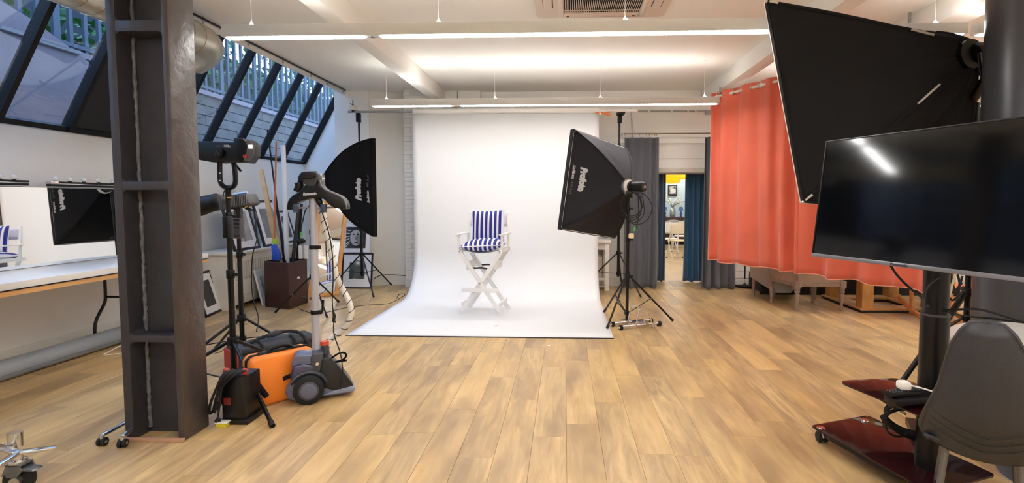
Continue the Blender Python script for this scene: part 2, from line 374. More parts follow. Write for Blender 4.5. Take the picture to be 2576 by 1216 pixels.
# -------- outside: stepped garden walls, railings, leaves
stone = M('pale_pink_stone', '#84777a', .8, var=.08, vscale=4, bump=.3, bscale=20)
brown_b = M('weathered_brick', '#5e5750', .9, var=.25, vscale=3, bump=.4, bscale=30)
dstone = M('dark_wet_stone', '#232625', .8, var=.3, vscale=4)
ob = struct('exterior_ground', MB().box((-9, 0, 1.2), (-5.3, 24, 1.35)), dstone)
ow = thing('garden_wall', 'weathered brick retaining wall outside the skylight', 'wall', (-6.2, 7, 1.3))
mk('wall_core', MB().box((-6.6, 1.0, 1.35), (-6.22, 24, 3.2)), dstone, ow, smooth=False)
nbk = 0; brs = MB()
for r_ in range(10):
    z = 1.5+r_*.17; y = 1.2+(.28 if r_ % 2 else 0)
    while y < 23.5:
        if z > 1.6 and 4.2 < y < 12.6 and nbk < 200: mk('brick', MB().box((-6.23, y, z), (-6.17+random.uniform(-.01, .01), y+.55, z+.155)), brown_b, ow, smooth=False); nbk += 1
        else: brs.box((-6.23, y, z), (-6.18, y+.55, z+.155))
        y += .56
tag(mk('brick', brs, brown_b, ow, smooth=False), kind='stuff')
mk('coping', MB().box((-6.66, 1, 3.2), (-6.12, 24, 3.27)), stone, ow)
sw = thing('light_edge_wall', 'added pale stone wall, its sloping top imitating an edge of light, outside the leftmost skylight panes', 'wall', (-5.7, 5.2, 1.3))  # added wall: its sloping top shapes an edge of light as stone
q0, q1 = P(82, 40, 5.3), P(222, 152, 6.9)
def onx(px, py, X=-5.75):
    d = ray(px, py); return Vector((0, 0, CAMZ))+d*(X/d.x)
a0, a1, a2 = onx(-260, -160), onx(82, 50), onx(224, 156)
mk('light_edge_face', MB().prism([(-5.75, a0.y, 1.9), (-5.75, a2.y+.1, 1.9), (-5.75, a2.y, a2.z), (-5.75, a1.y, a1.z), (-5.75, a0.y, a1.z+.3)], (-.25, 0, 0)), stone, sw, smooth=False)
for (xa, ya, xb, yb) in ((0, 67, 168, 120), (56, 88, 200, 135)):
    pa, pb = onx(xa, ya, -5.74), onx(xb, yb, -5.74); pb.z = pa.z = (pa.z+pb.z)/2
    mk('string_course', MB().bar(pa, pb, .04, .04), M('light_mortar', '#8f8b88', .8), sw)
rail = thing('garden_railing', 'grey blue metal railing seen through the skylight', 'railing', (-6.4, 7, 3.2))
railm = M('blue_grey_metal', '#3c4856', .5, .2)
for k in range(88):
    y = 3.2+k*.21; mk('railing_bar', MB().box((-6.42, y, 3.27), (-6.38, y+(.05 if k % 5 else .09), 4.75)), railm, rail, smooth=False)
mk('top_rail', MB().box((-6.43, 3, 4.75), (-6.37, 22, 4.82)), railm, rail); mk('bottom_rail', MB().box((-6.43, 3, 3.38), (-6.37, 22, 3.43)), railm, rail)
fol = MB(); rr = random.Random(3)
for k in range(7500):
    c = Vector((rr.uniform(-8.4, -6.9), rr.uniform(3, 22), rr.uniform(3.2, 6.0))); 
    if noise.noise(c*.9) < -.12: continue
    a = Vector((rr.gauss(0, 1), rr.gauss(0, 1), rr.gauss(0, 1))).normalized()*rr.uniform(.05, .12); b_ = a.orthogonal().normalized()*.05
    fol.add([c-a, c+b_, c+a, c-b_], [(0, 1, 2, 3)])
fo = mk('hedge_foliage', fol, M('green_leaves', '#2c6427', .5, var=.5, vscale=3), smooth=False); tag(fo, 'green hedge leaves growing behind the outside railing', 'hedge', kind='stuff')
struct('exterior_wall', MB().box((-9.4, 0, 1.2), (-9.0, 25, 5.2)), M('grey_render', '#353b42', .9, var=.1, vscale=2))
# -------- room beyond the doorway
bw = M('pale_blue_wall', '#cfe0e4', .7)
struct('wall_far_room', MB().box((-1.5, 17, -.1), (7, 17.2, 3.2)).box((-1.7, YB+.6, -.1), (-1.5, 17.2, 3.2)).box((7, YB+.6, -.1), (7.2, 17.2, 3.2)), bw)
struct('floor_far_room', MB().box((-1.7, YB+.6, -.15), (7.2, 17.2, -.002)), wood_mat('pale_far_floor', ['#d9b88c', '#d9b88c'], ['#e0c49c', '#cfae84', '#c8a478'], .35))
struct('ceiling_far_room', MB().box((-1.7, YB+.6, 3.0), (7.2, 17.2, 3.2)), white_ceil)
struct('beam_far_room', MB().box((-1.5, 12.2, 2.72), (7, 12.5, 3.0)).box((-1.5, 15.2, 2.72), (7, 15.5, 3.0)), white_ceil)
# ================================================================== LINEAR LAMPS
hous = M('lamp_housing_white', '#d9d7d2', .45)
def linear_lamp(x0, x1, gap, Y, z, label, cables, visible=True):
    t = thing('pendant_light', label, 'ceiling light', ((x0+x1)/2, Y, z), 0, 'long suspended linear lamps')
    h = .088
    mk('housing', MB().box((x0-.01, Y-.04, z), (x1+.01, Y+.04, z+h)), hous, t, bev=.006)
    segs = [(x0+.01, gap[0]), (gap[1], x1-.01)] if gap else [(x0+.01, x1-.01)]
    for a, b_ in segs:
        def pill(zz, hh, w_):
            pts = []
            for k in range(9): an = PI/2+PI*k/8; pts.append((a+w_+w_*math.cos(an), Y+w_*math.sin(an), zz))
            for k in range(9): an = -PI/2+PI*k/8; pts.append((b_-w_+w_*math.cos(an), Y+w_*math.sin(an), zz))
            return MB().prism(pts, (0, 0, hh))
        mk('diffuser', pill(z-.004, .006, .036), lamp_mat, t)
        mk('uplight', MB().add([(a+.02, Y-.028, z+h+.0008), (b_-.02, Y-.028, z+h+.0008), (b_-.02, Y+.028, z+h+.0008), (a+.02, Y+.028, z+h+.0008)], [(0, 1, 2, 3)]), uplamp_mat, t, smooth=False)
    if gap: mk('joint', MB().cyl(((gap[0]+gap[1])/2, Y, z-.006), ((gap[0]+gap[1])/2, Y, z+.001), .018), steel, t)
    for cx in cables:
        mk('cable', MB().cyl((cx, Y, z+h), (cx, Y, ZC), .0012, n=5), white_gloss, t)
        c = mk('cable_grip', MB().tube([(cx, Y, z+h+.035), (cx+.004, Y-.005, z+h+.02), (cx+.02, Y-.01, z+h+.004)], .006, 6).tube([(cx, Y, z+h+.03), (cx-.012, Y, z+h+.006)], .006, 6), white_gloss, t)
        mk('ceiling_cup', MB().cyl((cx, Y, ZC-.012), (cx, Y, ZC), .02, n=12), white_gloss, t)
    return t
LZ = 2.6
linear_lamp(-2.53, 1.495, (-1.475, -1.36), 3.84, LZ, 'near suspended linear lamp spanning the ceiling in front of the air conditioner', [F(616, 45, LZ+.12).x, F(1101, 45, LZ+.12).x, F(1571, 45, LZ+.12).x])
linear_lamp(-2.48, 1.92, (-1.435, -1.33), 6.64, LZ, 'far suspended linear lamp above the white paper backdrop', [P(972, 243, 6.64).x, P(1245, 243, 6.64).x, P(1510, 243, 6.64).x, 1.75])
linear_lamp(2.75, P(2424, 84, 4.4).x, None, 4.4, P(2400, 88, 4.4).z, 'short lit linear lamp between the big softbox and the round column', [3.0])
linear_lamp(P(2453, 84, 4.4).x, 5.9, None, 4.4, P(2400, 88, 4.4).z, 'linear lamp running on behind the round dark column', [3.4, 5.2])
linear_lamp(2.6, 5.8, None, 6.9, LZ, 'linear lamp behind the orange curtain', [3.0, 5.4])
for Y in (1.04, -1.6):
    linear_lamp(-2.53, 1.90, (-1.475, -1.36), Y, LZ, 'linear lamp row %s the camera, outside the photo' % ('above' if Y > 0 else 'behind'), [-2, 1.5])
    linear_lamp(2.8, 5.6, None, Y, LZ, 'right hand linear lamp row %s the camera, outside the photo' % ('above' if Y > 0 else 'behind'), [3.4, 5.2])
# far room lamps: round yellow pendants and tubes
for i, (px, py, Y, r_) in enumerate([(1690, 450, 13.0, .23), (1722, 437, 11.6, .17), (1680, 447, 15.8, .25)]):
    c = P(px, py, Y)
    t = thing('pendant_lamp', ['round yellow pendant lamp nearest the doorway centre', 'yellow pendant lamp cut by the right blue curtain', 'yellow pendant lamp furthest back in the next room'][i], 'pendant lamp', (c.x, Y, c.z-.12), 0, 'yellow pendant lamps in the next room')
    mk('lamp_shade', MB().lathe([(0, -.10), (.5*r_, -.12), (.88*r_, -.085), (r_, 0), (.88*r_, .085), (.5*r_, .12), (.06, .13)], (c.x, Y, c.z), 28), M('yellow_shade', '#f2b01e', .5, emit='#f5a60a', es=.75), t)
    mk('cord', MB().cyl((c.x, Y, c.z+.12), (c.x, Y, 3.0), .006, n=6), black_plastic, t)
for k, (Y, z) in enumerate([(10.6, 2.55), (14.0, 2.6), (16.4, 2.62)]):
    t = thing('tube_light', ['nearest', 'middle', 'furthest'][k]+' white tube light on the next room ceiling', 'ceiling light', (2.2, Y, z), 0, 'tube lights in the next room')
    mk('housing', MB().box((.2, Y-.04, z), (4.6, Y+.04, z+.07)), hous, t, bev=.005); mk('diffuser', MB().box((.25, Y-.035, z-.005), (4.55, Y+.035, z+.002)), lamp_mat, t)
    for cx in (.8, 4.0): mk('cable', MB().cyl((cx, Y, z+.07), (cx, Y, 3.0), .003, n=5), white_gloss, t)
# ================================================================== AIR CONDITIONER
acm = M('ivory_plastic', '#cdb8a3', .5)
def cassette(xa, xb, yf, z, label, n_slats=42):
    Wd = xb-xa; yn = yf-Wd; cx, cy = (xa+xb)/2, (yf+yn)/2
    t = thing('air_conditioner', label, 'air conditioner', (cx, cy, z))
    r_ = .06; pts = []
    for (ox, oy, a0) in ((xb-r_, yf-r_, 0), (xa+r_, yf-r_, 90), (xa+r_, yn+r_, 180), (xb-r_, yn+r_, 270)):
        for k in range(5): a = R(a0+k*22.5); pts.append((ox+r_*math.cos(a), oy+r_*math.sin(a), z))
    mk('panel', MB().prism(pts, (0, 0, .035)), acm, t, bev=.006)
    gxa, gxb, gy0, gy1 = xa+.25, xb-.25, yn+.25, yf-.16
    mk('grille_recess', MB().box((gxa, gy0, z-.003), (gxb, gy1, z+.001)), M('dark_void', '#17130f', .9), t)
    sl = MB(); n = n_slats
    for k in range(n+1):
        x = gxa+(gxb-gxa)*k/n; sl.box((x-.002, gy0, z-.012), (x+.002, gy1, z-.002))
    for y in (gy0+.1, (gy0+gy1)/2, gy1-.06, gy1-.002): sl.box((gxa, y-.003, z-.012), (gxb, y+.003, z-.003))
    tag(mk('grille', sl, acm, t, smooth=False), kind='stuff')
    mk('grille_frame', MB().box((gxa-.05, gy0-.05, z-.014), (gxa, gy1+.09, z)).box((gxb, gy0-.05, z-.014), (gxb+.05, gy1+.09, z)).box((gxa, gy1, z-.014), (gxb, gy1+.09, z)).box((gxa, gy0-.05, z-.014), (gxb, gy0, z)), acm, t, bev=.003)
    dm = M('dark_gap', '#4a3a2c', .8)
    for s in (-1, 1):
        x = cx+s*(Wd/2-.115)
        mk('flap_slot', MB().box((x-.045, cy-.3, z-.002), (x+.045, cy+.32, z+.002)), dm, t)
        mk('air_flap', MB().box((x-.04, cy-.3, z-.012), (x+.036, cy+.315, z-.004)), acm, t, bev=.004)
        y = cy+s*(Wd/2-.1)
    mk('flap_slot', MB().box((cx-.3, yn+.06, z-.002), (cx+.3, yn+.14, z+.002)), dm, t); mk('air_flap', MB().box((cx-.3, yn+.065, z-.012), (cx+.3, yn+.13, z-.004)), acm, t, bev=.004)
    for s in (-1, 1): mk('latch', MB().box((cx+s*.30-.012, gy1+.055, z-.018), (cx+s*.30+.012, gy1+.075, z-.012)), dm, t)
    return t
ac0, ac1 = F(1345, 47, 3.10), F(1668, 44, 3.10)
cassette(ac0.x+.02, ac1.x, (ac0.y+ac1.y)/2, 3.10, 'ivory ceiling cassette air conditioner with a dark slatted grille, top centre')
b0 = F(2362, 30, 3.06)
cassette(b0.x, b0.x+.95, b0.y, 3.06, 'partly hidden cassette air conditioner beside the round dark column')
# ================================================================== DUCT
dc = P(541, 113, 4.85); galv = M('galvanised_duct', '#b9b6a8', .33, .75, var=.12, vscale=5)
t = thing('air_duct', 'silver spiral ventilation duct hanging beside the skylight', 'duct', (dc.x-.12, 3.9, 2.7))
dx_, dz_ = dc.x-.06, dc.z
du = MB().tube([(dx_, 3.15, dz_), (dx_, 4.62, dz_)], .155, 32); mk('duct_pipe', du, galv, t)
mk('duct_elbow', MB().tube([(dx_, 4.6, dz_), (dx_-.005, 4.74, dz_-.005), (dx_-.06, 4.88, dz_-.02), (dx_-.16, 4.95, dz_-.05), (dx_-.26, 4.97, dz_-.09)], .158, 32, smooth=4), galv, t)
for k in range(11): mk('duct_seam', MB().tube([(dx_, 3.2+k*.14, dz_), (dx_, 3.212+k*.14, dz_)], .159, 32), galv, t)
mk('hanger_strap', MB().box((dx_-.16, 4.3, dz_+.1), (dx_+.16, 4.33, ZC-.0)), galv, t) if False else None
mk('hanger_rod', MB().cyl((dx_+.05, 4.3, dz_+.14), (dx_+.05, 4.3, 3.14), .006).cyl((dx_+.05, 3.5, dz_+.14), (dx_+.05, 3.5, 3.14), .006), galv, t)
# curtain track along the skylight
t = thing('ceiling_track', 'thin black ceiling track along the top of the skylight', 'track', (-3.44, 6.2, 3.1))
mk('rail', MB().box((-3.455, 1.2, 3.112), (-3.437, 8.1, 3.128)), black_metal, t)
for y in (4.2, 4.9, 5.6, 6.3, 7.0, 7.5, 8.02): mk('bracket', MB().box((-3.452, y, 3.07), (-3.44, y+.015, ZC)), steel, t)
# ================================================================== STEEL COLUMN
colm = M('grey_painted_steel', '#3b3a3f', .42, .2, var=.12, vscale=10, bump=.5, bscale=14)
colp = M('chipped_brown_grey_paint', '#4b4442', .38, .15, var=.14, vscale=5, bump=.9, bscale=12)
cx0, cx1, cyf, cyb = P(317, 1140, 2.83).x, P(467, 1145, 2.83).x, 2.83, 3.035
t = thing('steel_column', 'dark grey painted steel column with recessed panels and rough weld seam, left foreground', 'column', ((cx0+cx1)/2, 2.93, 0))
cz = lambda y: P(350, y, cyf).z
ix0, ix1 = cx0+.052, cx1-.040; zb = .002
mk('flange', MB().box((cx0, cyf, zb), (ix0, cyb, ZC)), colm, t, bev=.006)
mk('flange', MB().box((ix1, cyf, zb), (cx1, cyb, ZC)), colp, t, bev=.006)
mk('web', MB().box((ix0-.005, cyf+.12, zb), (ix1+.005, cyb, ZC)), colm, t)
ops = [(cz(1190), cz(862)), (cz(845), cz(478)), (cz(457), cz(78)), (cz(50), 3.5)]
for i in range(3):
    mk('batten', MB().box((ix0-.004, cyf+.002, ops[i][1]), (ix1+.004, cyf+.125, ops[i+1][0])), colm, t, bev=.004)
r_ = .026
for (za, zb_) in ops:
    for zz, sz in ((za, 1), (zb_, -1)):
        if zz < .1 or zz > 3.1: continue
        for xx, sx_ in ((ix0, 1), (ix1, -1)):
            pts = [(xx, cyf+.004, zz)]+[(xx+sx_*r_*(1-math.cos(a)), cyf+.004, zz+sz*r_*(1-math.sin(a))) for a in [PI/2*k/6 for k in range(7)]]
            mk('corner_fillet', MB().prism(pts, (0, .11, 0)), colm, t)
wp = []; rr = random.Random(5); z = zb+.03
while z < ZC: wp.append((ix0+.008+rr.uniform(-.002, .003), cyf+.112+rr.uniform(-.002, .002), z)); z += .02
mk('weld_bead', MB().tube(wp, [rr.uniform(.008, .013) for _ in wp], 8), M('weld_grey', '#6b6a6d', .5, .3, var=.35, vscale=25, bump=.8, bscale=60), t)
mk('base_trim', MB().box((cx0-.006, cyf-.02, 0), (cx1+.004, cyf-.001, .022)), M('pinkish_wood_trim', '#b98d70', .5, var=.1, vscale=12), t, bev=.003)
# round column
rc = P(2456, 304, 3.24); rcm = M('dark_grey_gloss_column', '#4a4b52', .3, .15, var=.06, vscale=3, bump=.06, bscale=12)
t = thing('round_column', 'thick round dark grey column behind the television', 'column', (2.882, 3.3, 0))
mk('shaft', MB().lathe([(.27, 0), (.27, ZC)], (2.882, 3.3, 0), 64), rcm, t)
mk('collar', MB().lathe([(.285, 0), (.285, .1), (.272, .11)], (2.882, 3.3, 0), 64), rcm, t)
# ================================================================== BACKDROP
paper = M('white_backdrop_paper', '#e6e7e8', .75)
yb_ = 7.66; xa, xb = -2.25, .50
ztop = P(1275, 283, yb_).z
prof = []                                     # (Y, Z) from roll down and out over the floor
prof.append((yb_, ztop-.02)); prof += [(yb_, ztop-.3*k) for k in range(1, 6)]
prof = [(y, z) for y, z in prof if z > .75]
for k in range(15):
    a = PI/2*k/14; prof.append((yb_-.62*(1-math.cos(a)), .62-.617*math.sin(a)))
yfl, yfr = F(862, 845).y, F(1540, 853).y
for k in range(1, 9): prof.append((yb_-.62+(5.27-(yb_-.62))*k/8, .003))
def bd(u, v):
    i = v*(len(prof)-1); k = min(int(i), len(prof)-2); f = i-k; y, z = prof[k][0]*(1-f)+prof[k+1][0]*f, prof[k][1]*(1-f)+prof[k+1][1]*f
    if z < .01: yy = (y-(yb_-.62))/(5.27-(yb_-.62)); y = (yb_-.62)+yy*((yfl*(1-u)+yfr*u)-(yb_-.62))
    wv = .004*math.sin(u*9+v*3)*(1 if z > .1 else 0)
    return Vector((xa+(xb-xa)*u, y+wv, z))
t = thing('paper_backdrop', 'wide white paper backdrop curving from its roll onto the floor', 'backdrop', ((xa+xb)/2, 6.5, 0))
mk('paper_sweep', MB().grid(bd, 40, len(prof)-1), paper, t, ang=60, mods=[('SOLIDIFY', dict(thickness=.0025, offset=0))])
mk('paper_roll', MB().cyl((xa+.0, yb_+.035, ztop+.02), (xb, yb_+.035, ztop+.02), .045, n=28), M('white_paper_roll', '#f0eee8', .6), t)
mk('front_edge_tape', MB().bar((xa, yfl-.004, .002), (xb, yfr-.004, .004), .016, .009), M('dark_tape', '#3a3436', .7), t)
zb_ = ztop+.06
def cb(x): return Vector((x, yb_+.035, zb_-.03))
t = thing('backdrop_bar', 'long grey metal crossbar carrying the backdrop roll', 'crossbar', (-.9, yb_, zb_-.03))
mk('bar', MB().cyl((P(873, 271, yb_).x, yb_+.035, ztop+.03), (xa+.05, yb_+.035, ztop+.024), .017, n=14).cyl((xa, yb_+.035, ztop+.022), (xb+.02, yb_+.035, ztop+.02), .016, n=10), steel, t)
mk('bar', MB().cyl((xb-.02, yb_+.035, ztop+.02), (P(1603, 278, yb_).x, yb_+.035, ztop+.02), .026, n=14), M('white_tube', '#ece9e2', .4), t)
orange_pl = M('orange_plastic', '#e8772a', .4)
t = thing('spring_clamp', 'orange spring clamp gripping the right end of the backdrop roll', 'clamp', P(1518, 287, yb_-.03))
c = P(1518, 286, yb_-.04)
mk('clamp_jaw', MB().bar(c+Vector((-.12, 0, .01)), c+Vector((.02, 0, 0)), .02, .022), orange_pl, t, bev=.004); mk('clamp_handle', MB().bar(c+Vector((0, -.01, -.005)), c+Vector((.11, -.02, -.03)), .02, .02).bar(c+Vector((0, -.01, .01)), c+Vector((.11, -.02, .02)), .02, .018), orange_pl, t, bev=.004)
mk('clamp_pivot', MB().cyl(c+Vector((-.05, -.02, 0)), c+Vector((-.05, .02, 0)), .014, n=12), white_gloss, t)
# ================================================================== LIGHT STANDS
def stand(label, cx, cy, feet, hub, low, top, r=.014, r2=.011, name='light_stand', joints=(), bottom=None, silver=False, group='black tripod stands', lr=.010, mid=.5):
    t = thing(name, label, 'stand', (cx, cy, 0), 0, group)
    m = black_metal; bt = low-.05 if bottom is None else bottom
    js = [bt]+list(joints)+[top]; rad = r
    for i in range(len(js)-1):
        mk('pole_section', MB().cyl((cx, cy, js[i]), (cx, cy, js[i+1]), rad, n=14), m, t); 
        if i: mk('clamp_collar', MB().cyl((cx, cy, js[i]-.03), (cx, cy, js[i]+.03), rad+.010, n=14).bar((cx+rad, cy-.005, js[i]), (cx+rad+.045, cy-.02, js[i]), .012, .022), black_plastic, t, bev=.002)
        rad = max(.007, rad-.0025)
    mk('hub', MB().cyl((cx, cy, hub-.03), (cx, cy, hub+.03), r+.016, n=14).bar((cx+.01, cy-.02, hub), (cx+.06, cy-.05, hub+.005), .014, .02), black_plastic, t, bev=.002)
    mk('spreader_hub', MB().cyl((cx, cy, low-.018), (cx, cy, low+.018), r+.012, n=14), black_plastic, t)
    for (fx, fy) in feet:
        p = Vector((cx, cy, hub)); q = Vector((fx, fy, .012)); d = (q-p); d2 = Vector((d.x, d.y, 0)).normalized()*.02; p = p+d2
        lg_ = mk('leg', MB().cyl(p, q, lr, n=10), m, t)
        mk('rubber_foot', MB().cyl(q-(q-p).normalized()*.045, q, lr+.004, n=10), black_rubber, lg_)
        mp_ = p.lerp(q, mid)
        br_ = mk('brace', MB().bar(Vector((cx, cy, low))+d2, mp_, .014, .006), m, t)
        mk('rivet', MB().cyl(mp_-Vector((0, .012, 0)), mp_+Vector((0, .012, 0)), .007, n=8), steel, br_)
    return t
def tri(cx, cy, rr_, a0): return [(cx+rr_*math.cos(R(a0+k*120)), cy+rr_*math.sin(R(a0+k*120))) for k in range(3)]
# backdrop stands
def feet_px(*pp): return [(F(x, y).x, F(x, y).y) for x, y in pp]
bsx = P(905, 300, 7.72).x+.02
f = feet_px((985, 719), (940, 749)); cxx, cyy = P(909, 600, 7.86).x, 7.86
stand('black tripod stand holding the left end of the backdrop bar', cxx, cyy, f+[(2*cxx-(f[0][0]+f[1][0])/2-.22, 2*cyy-(f[0][1]+f[1][1])/2+.1)], P(909, 640, cyy).z, P(909, 687, cyy).z, P(900, 300, cyy).z, r=.02, joints=(1.35, 2.1), group='backdrop stands')
hz = P(903, 300, cyy).z
t = thing('bar_clamp', 'black super clamp fixing the crossbar to the left backdrop stand', 'clamp', (cxx, cyy-.05, hz))
mk('clamp_body', MB().box((cxx-.025, cyy-.06, hz-.05), (cxx+.03, cyy+.02, hz+.09)).box((cxx-.03, cyy-.2, hz+.08), (cxx+.0, cyy+.0, hz+.13)), black_plastic, t, bev=.006)
mk('clamp_screw', MB().cyl((cxx-.01, cyy-.19, hz+.1), (cxx-.01, cyy-.19, hz+.25), .008, n=8).bar((cxx-.05, cyy-.19, hz+.2), (cxx+.01, cyy-.19, hz+.17), .02, .012), black_metal, t)
mk('clamp_grip', MB().box((cxx-.06, cyy-.22, hz+.1), (cxx+.04, cyy-.13, hz+.17)), M('pale_clamp', '#d8d2c4', .5), t, bev=.008)
cxx, cyy = P(1556, 600, 7.9).x, 7.9; f = feet_px((1612, 749))
stand('black tripod stand holding the right end of the backdrop bar', cxx, cyy, f+[(cxx-.62, cyy-.1), (cxx+.1, cyy+.42)], P(1556, 637, cyy).z, P(1556, 688, cyy).z, P(1562, 300, cyy).z, r=.02, joints=(1.5, 2.2), group='backdrop stands')
hz = P(1562, 300, cyy).z
t = thing('bar_clamp', 'black clamp under the white tube at the right backdrop stand', 'clamp', (cxx, cyy-.05, hz))
mk('clamp_body', MB().box((cxx-.03, cyy-.06, hz-.06), (cxx+.03, cyy+.02, hz+.05)).box((cxx-.05, cyy-.22, hz+.05), (cxx+.06, cyy+.0, hz+.10)), black_plastic, t, bev=.006)
# ================================================================== SOFTBOXES
white_diff = M('white_diffusion_cloth', '#e9e9ea', .8)
def softbox(label, rim, apex, ring_r, bulge, text=None, texts=(), grp='black softboxes', fold=None, fab=None, sag=.0):
    fab = fab or black_fabric
    rim = [Vector(p) for p in rim]; apex = Vector(apex); cen = sum(rim, Vector())/4
    n = (rim[1]-rim[0]).cross(rim[2]-rim[1]).normalized()
    if n.dot(apex-cen) < 0: n = -n
    t = thing('softbox', label, 'softbox', cen, 0, grp)
    ar = [apex+(p-cen).normalized()*ring_r for p in rim]
    def edge(k, v):       # rod curve from ring corner (v=0) to rim corner (v=1)
        k %= 4; b_ = (rim[k]-cen).normalized()
        return ar[k].lerp(rim[k], v)+(b_*1.0+n*.35)*(bulge*math.sin(PI*v)**.9)
    def surf(k, u, v):
        p = edge(k, v).lerp(edge(k+1, v), u); mid = ((rim[k % 4]+rim[(k+1) % 4])/2-cen).normalized()
        return p-mid*(sag*math.sin(PI*u)*math.sin(PI*min(1, v*1.02))**.7)+n*(0.006*math.sin(u*17+k)*math.sin(v*9))*math.sin(PI*u)
    def nrm_(k, u, v):
        e = .01; a = surf(k, min(u+e, 1), v)-surf(k, max(u-e, 0), v); b_ = surf(k, u, min(v+e, 1))-surf(k, u, max(v-e, 0))
        q = a.cross(b_).normalized(); c_ = (surf(k, u, v)-(cen+apex)/2)
        return q if q.dot(c_) > 0 else -q
    for k in range(4):
        mk('panel', MB().grid(lambda u, v: surf(k, u, v), 16, 16), fab, t, ang=80, mods=[('SOLIDIFY', dict(thickness=.003, offset=0))])
        mk('rod_sleeve', MB().tube([edge(k, v/14) for v in range(15)], .007, 6), fab, t)
    for k in range(4):
        a, b_ = rim[k], rim[(k+1) % 4]; mk('rim_lip', MB().bar(a-n*.022, b_-n*.022, .012, .05, n), fab, t)
    mk('diffuser', MB().add([p+n*.01 for p in rim], [(0, 1, 2, 3)]), white_diff, t, smooth=False)
    rg = MB(); T = n.to_track_quat('Z', 'Y').to_matrix().to_4x4()
    rg.lathe([(ring_r*.75, -.01), (ring_r*1.02, -.012), (ring_r*1.06, .02), (ring_r*.75, .03)], apex, 28, T); mk('speed_ring', rg, steel, t)
    for (k, body, size, u0, v0, sg, width, mt, bold) in texts:
        mb = text_mesh(body, size, bold); x1 = max(v.x for v in mb.v); kx = width/x1
        el = (rim[(k+1) % 4]-rim[k]).length; dl = (edge(k, 1)-edge(k, 0)).length
        out_ = []
        for v in mb.v:
            uu = u0+sg*v.x*kx/el; vv = v0-v.y/dl; out_.append(surf(k, uu, vv)+nrm_(k, uu, vv)*.0045)
        mb.v = out_; mk('lettering', mb, mt, t, smooth=False)
    return t, n
dimp = M('dim_print', '#77777c', .6)
# left softbox, seen from the side
dd = Vector((-.348, .937, 0)); ax = Vector((.937, .348, 0)); rc_ = P(937, 472, 6.5)
zt, zlo = P(937, 349, 6.17).z, P(937, 595, 6.17).z
rim = [rc_-dd*.35, rc_-dd*.35, rc_+dd*.35, rc_+dd*.35]
rim = [Vector((rim[0].x, rim[0].y, zlo)), Vector((rim[1].x, rim[1].y, zt)), Vector((rim[2].x, rim[2].y, zt+.0)), Vector((rim[3].x, rim[3].y, zlo))]
ap = rc_-ax*.56; ap.z = P(815, 452, 6.3).z
sbx, sn = softbox('black softbox seen from the side, left of the backdrop', rim, ap, .075, .085, sag=.02,
    texts=[(0, 'Profoto', .118, .335, .935-.14, 1, .30, white_print, .011), (0, 'Softbox', .052, .335, .945, 1, .155, white_print, .0015), (0, "RFi 3x4'", .045, .50, .94, 1, .15, dimp, 0)])
hx, hy = ap.x, ap.y
def strobe(label, pos, n, r_=.055, ln=.24, rings=True, tcol='#e6e2da'):
    """flash head behind the speed ring, along n"""
    t = thing('studio_flash', label, 'studio light', pos, 0, 'flash heads on the softboxes'); p = Vector(pos)
    mk('head_body', MB().tube([p+n*.03, p+n*.05, p+n*(.05+ln*.9), p+n*(.05+ln)], [r_*.9, r_, r_, r_*.86], 28), black_plastic, t)
    mk('front_collar', MB().tube([p-n*.005, p, p+n*.045, p+n*.05], [r_*1.25, r_*1.38, r_*1.38, r_*1.2], 28), M('cream_collar', tcol, .4), t)
    mk('grip_ring', MB().tube([p+n*.055, p+n*.085], [r_*1.12, r_*1.12], 28), black_rubber, t)
    e = p+n*(.05+ln)
    mk('rear_panel', MB().tube([e, e+n*.006], [r_*.8, r_*.78], 24), M('grey_panel', '#3c3d42', .4), t)
    s = n.cross(Vector((0, 0, 1))).normalized(); mk('display', MB().bar(e+n*.007-s*.018, e+n*.007+s*.018, .004, .03), M('display_grey', '#8d9196', .3), t)
    mk('dial', MB().cyl(e-Vector((0, 0, .03)), e+n*.015-Vector((0, 0, .03)), .009, n=12), black_rubber, t)
    return t
strobe('flash head behind the left softbox, mostly hidden by the steamer', ap+sn*.0, sn)
cxx, cyy = (ap+sn*.17).x, (ap+sn*.17).y
stand('black tripod stand carrying the left softbox, behind the steamer pole', cxx, cyy, [(F(692, 789).x, F(692, 789).y), (F(823, 801).x, F(823, 801).y), (cxx+.05, cyy+.62)], P(800, 697, cyy).z, P(800, 752, cyy).z, ap.z-.07, joints=(1.0,))
# right softbox, seen from behind
P1, P2, P3 = P(1443, 326, 6.05), P(1410, 577, 5.95), P(1545, 600, 6.6); P4 = P1+P3-P2
cen = (P1+P2+P3+P4)/4; nn = (P2-P1).cross(P3-P2).normalized(); ap2 = cen+nn*.5
if nn.y > 0: ap2 = cen-nn*.5
lum = M('black_fabric_sheen', '#121119', .75, var=.15, vscale=5, bump=.2, bscale=260, spec=.4)
sbx2, sn2 = softbox('black softbox seen from behind, right of the backdrop', [P1, P2, P3, P4], ap2, .085, .055, fab=lum, sag=.045,
    texts=[(0, 'Profoto', .125, .345, .93-.135, 1, .33, white_print, .011), (0, 'Softbox', .055, .345, .935, 1, .175, white_print, .0015), (0, "RFi 3x4'", .045, .52, .932, 1, .16, dimp, 0)])
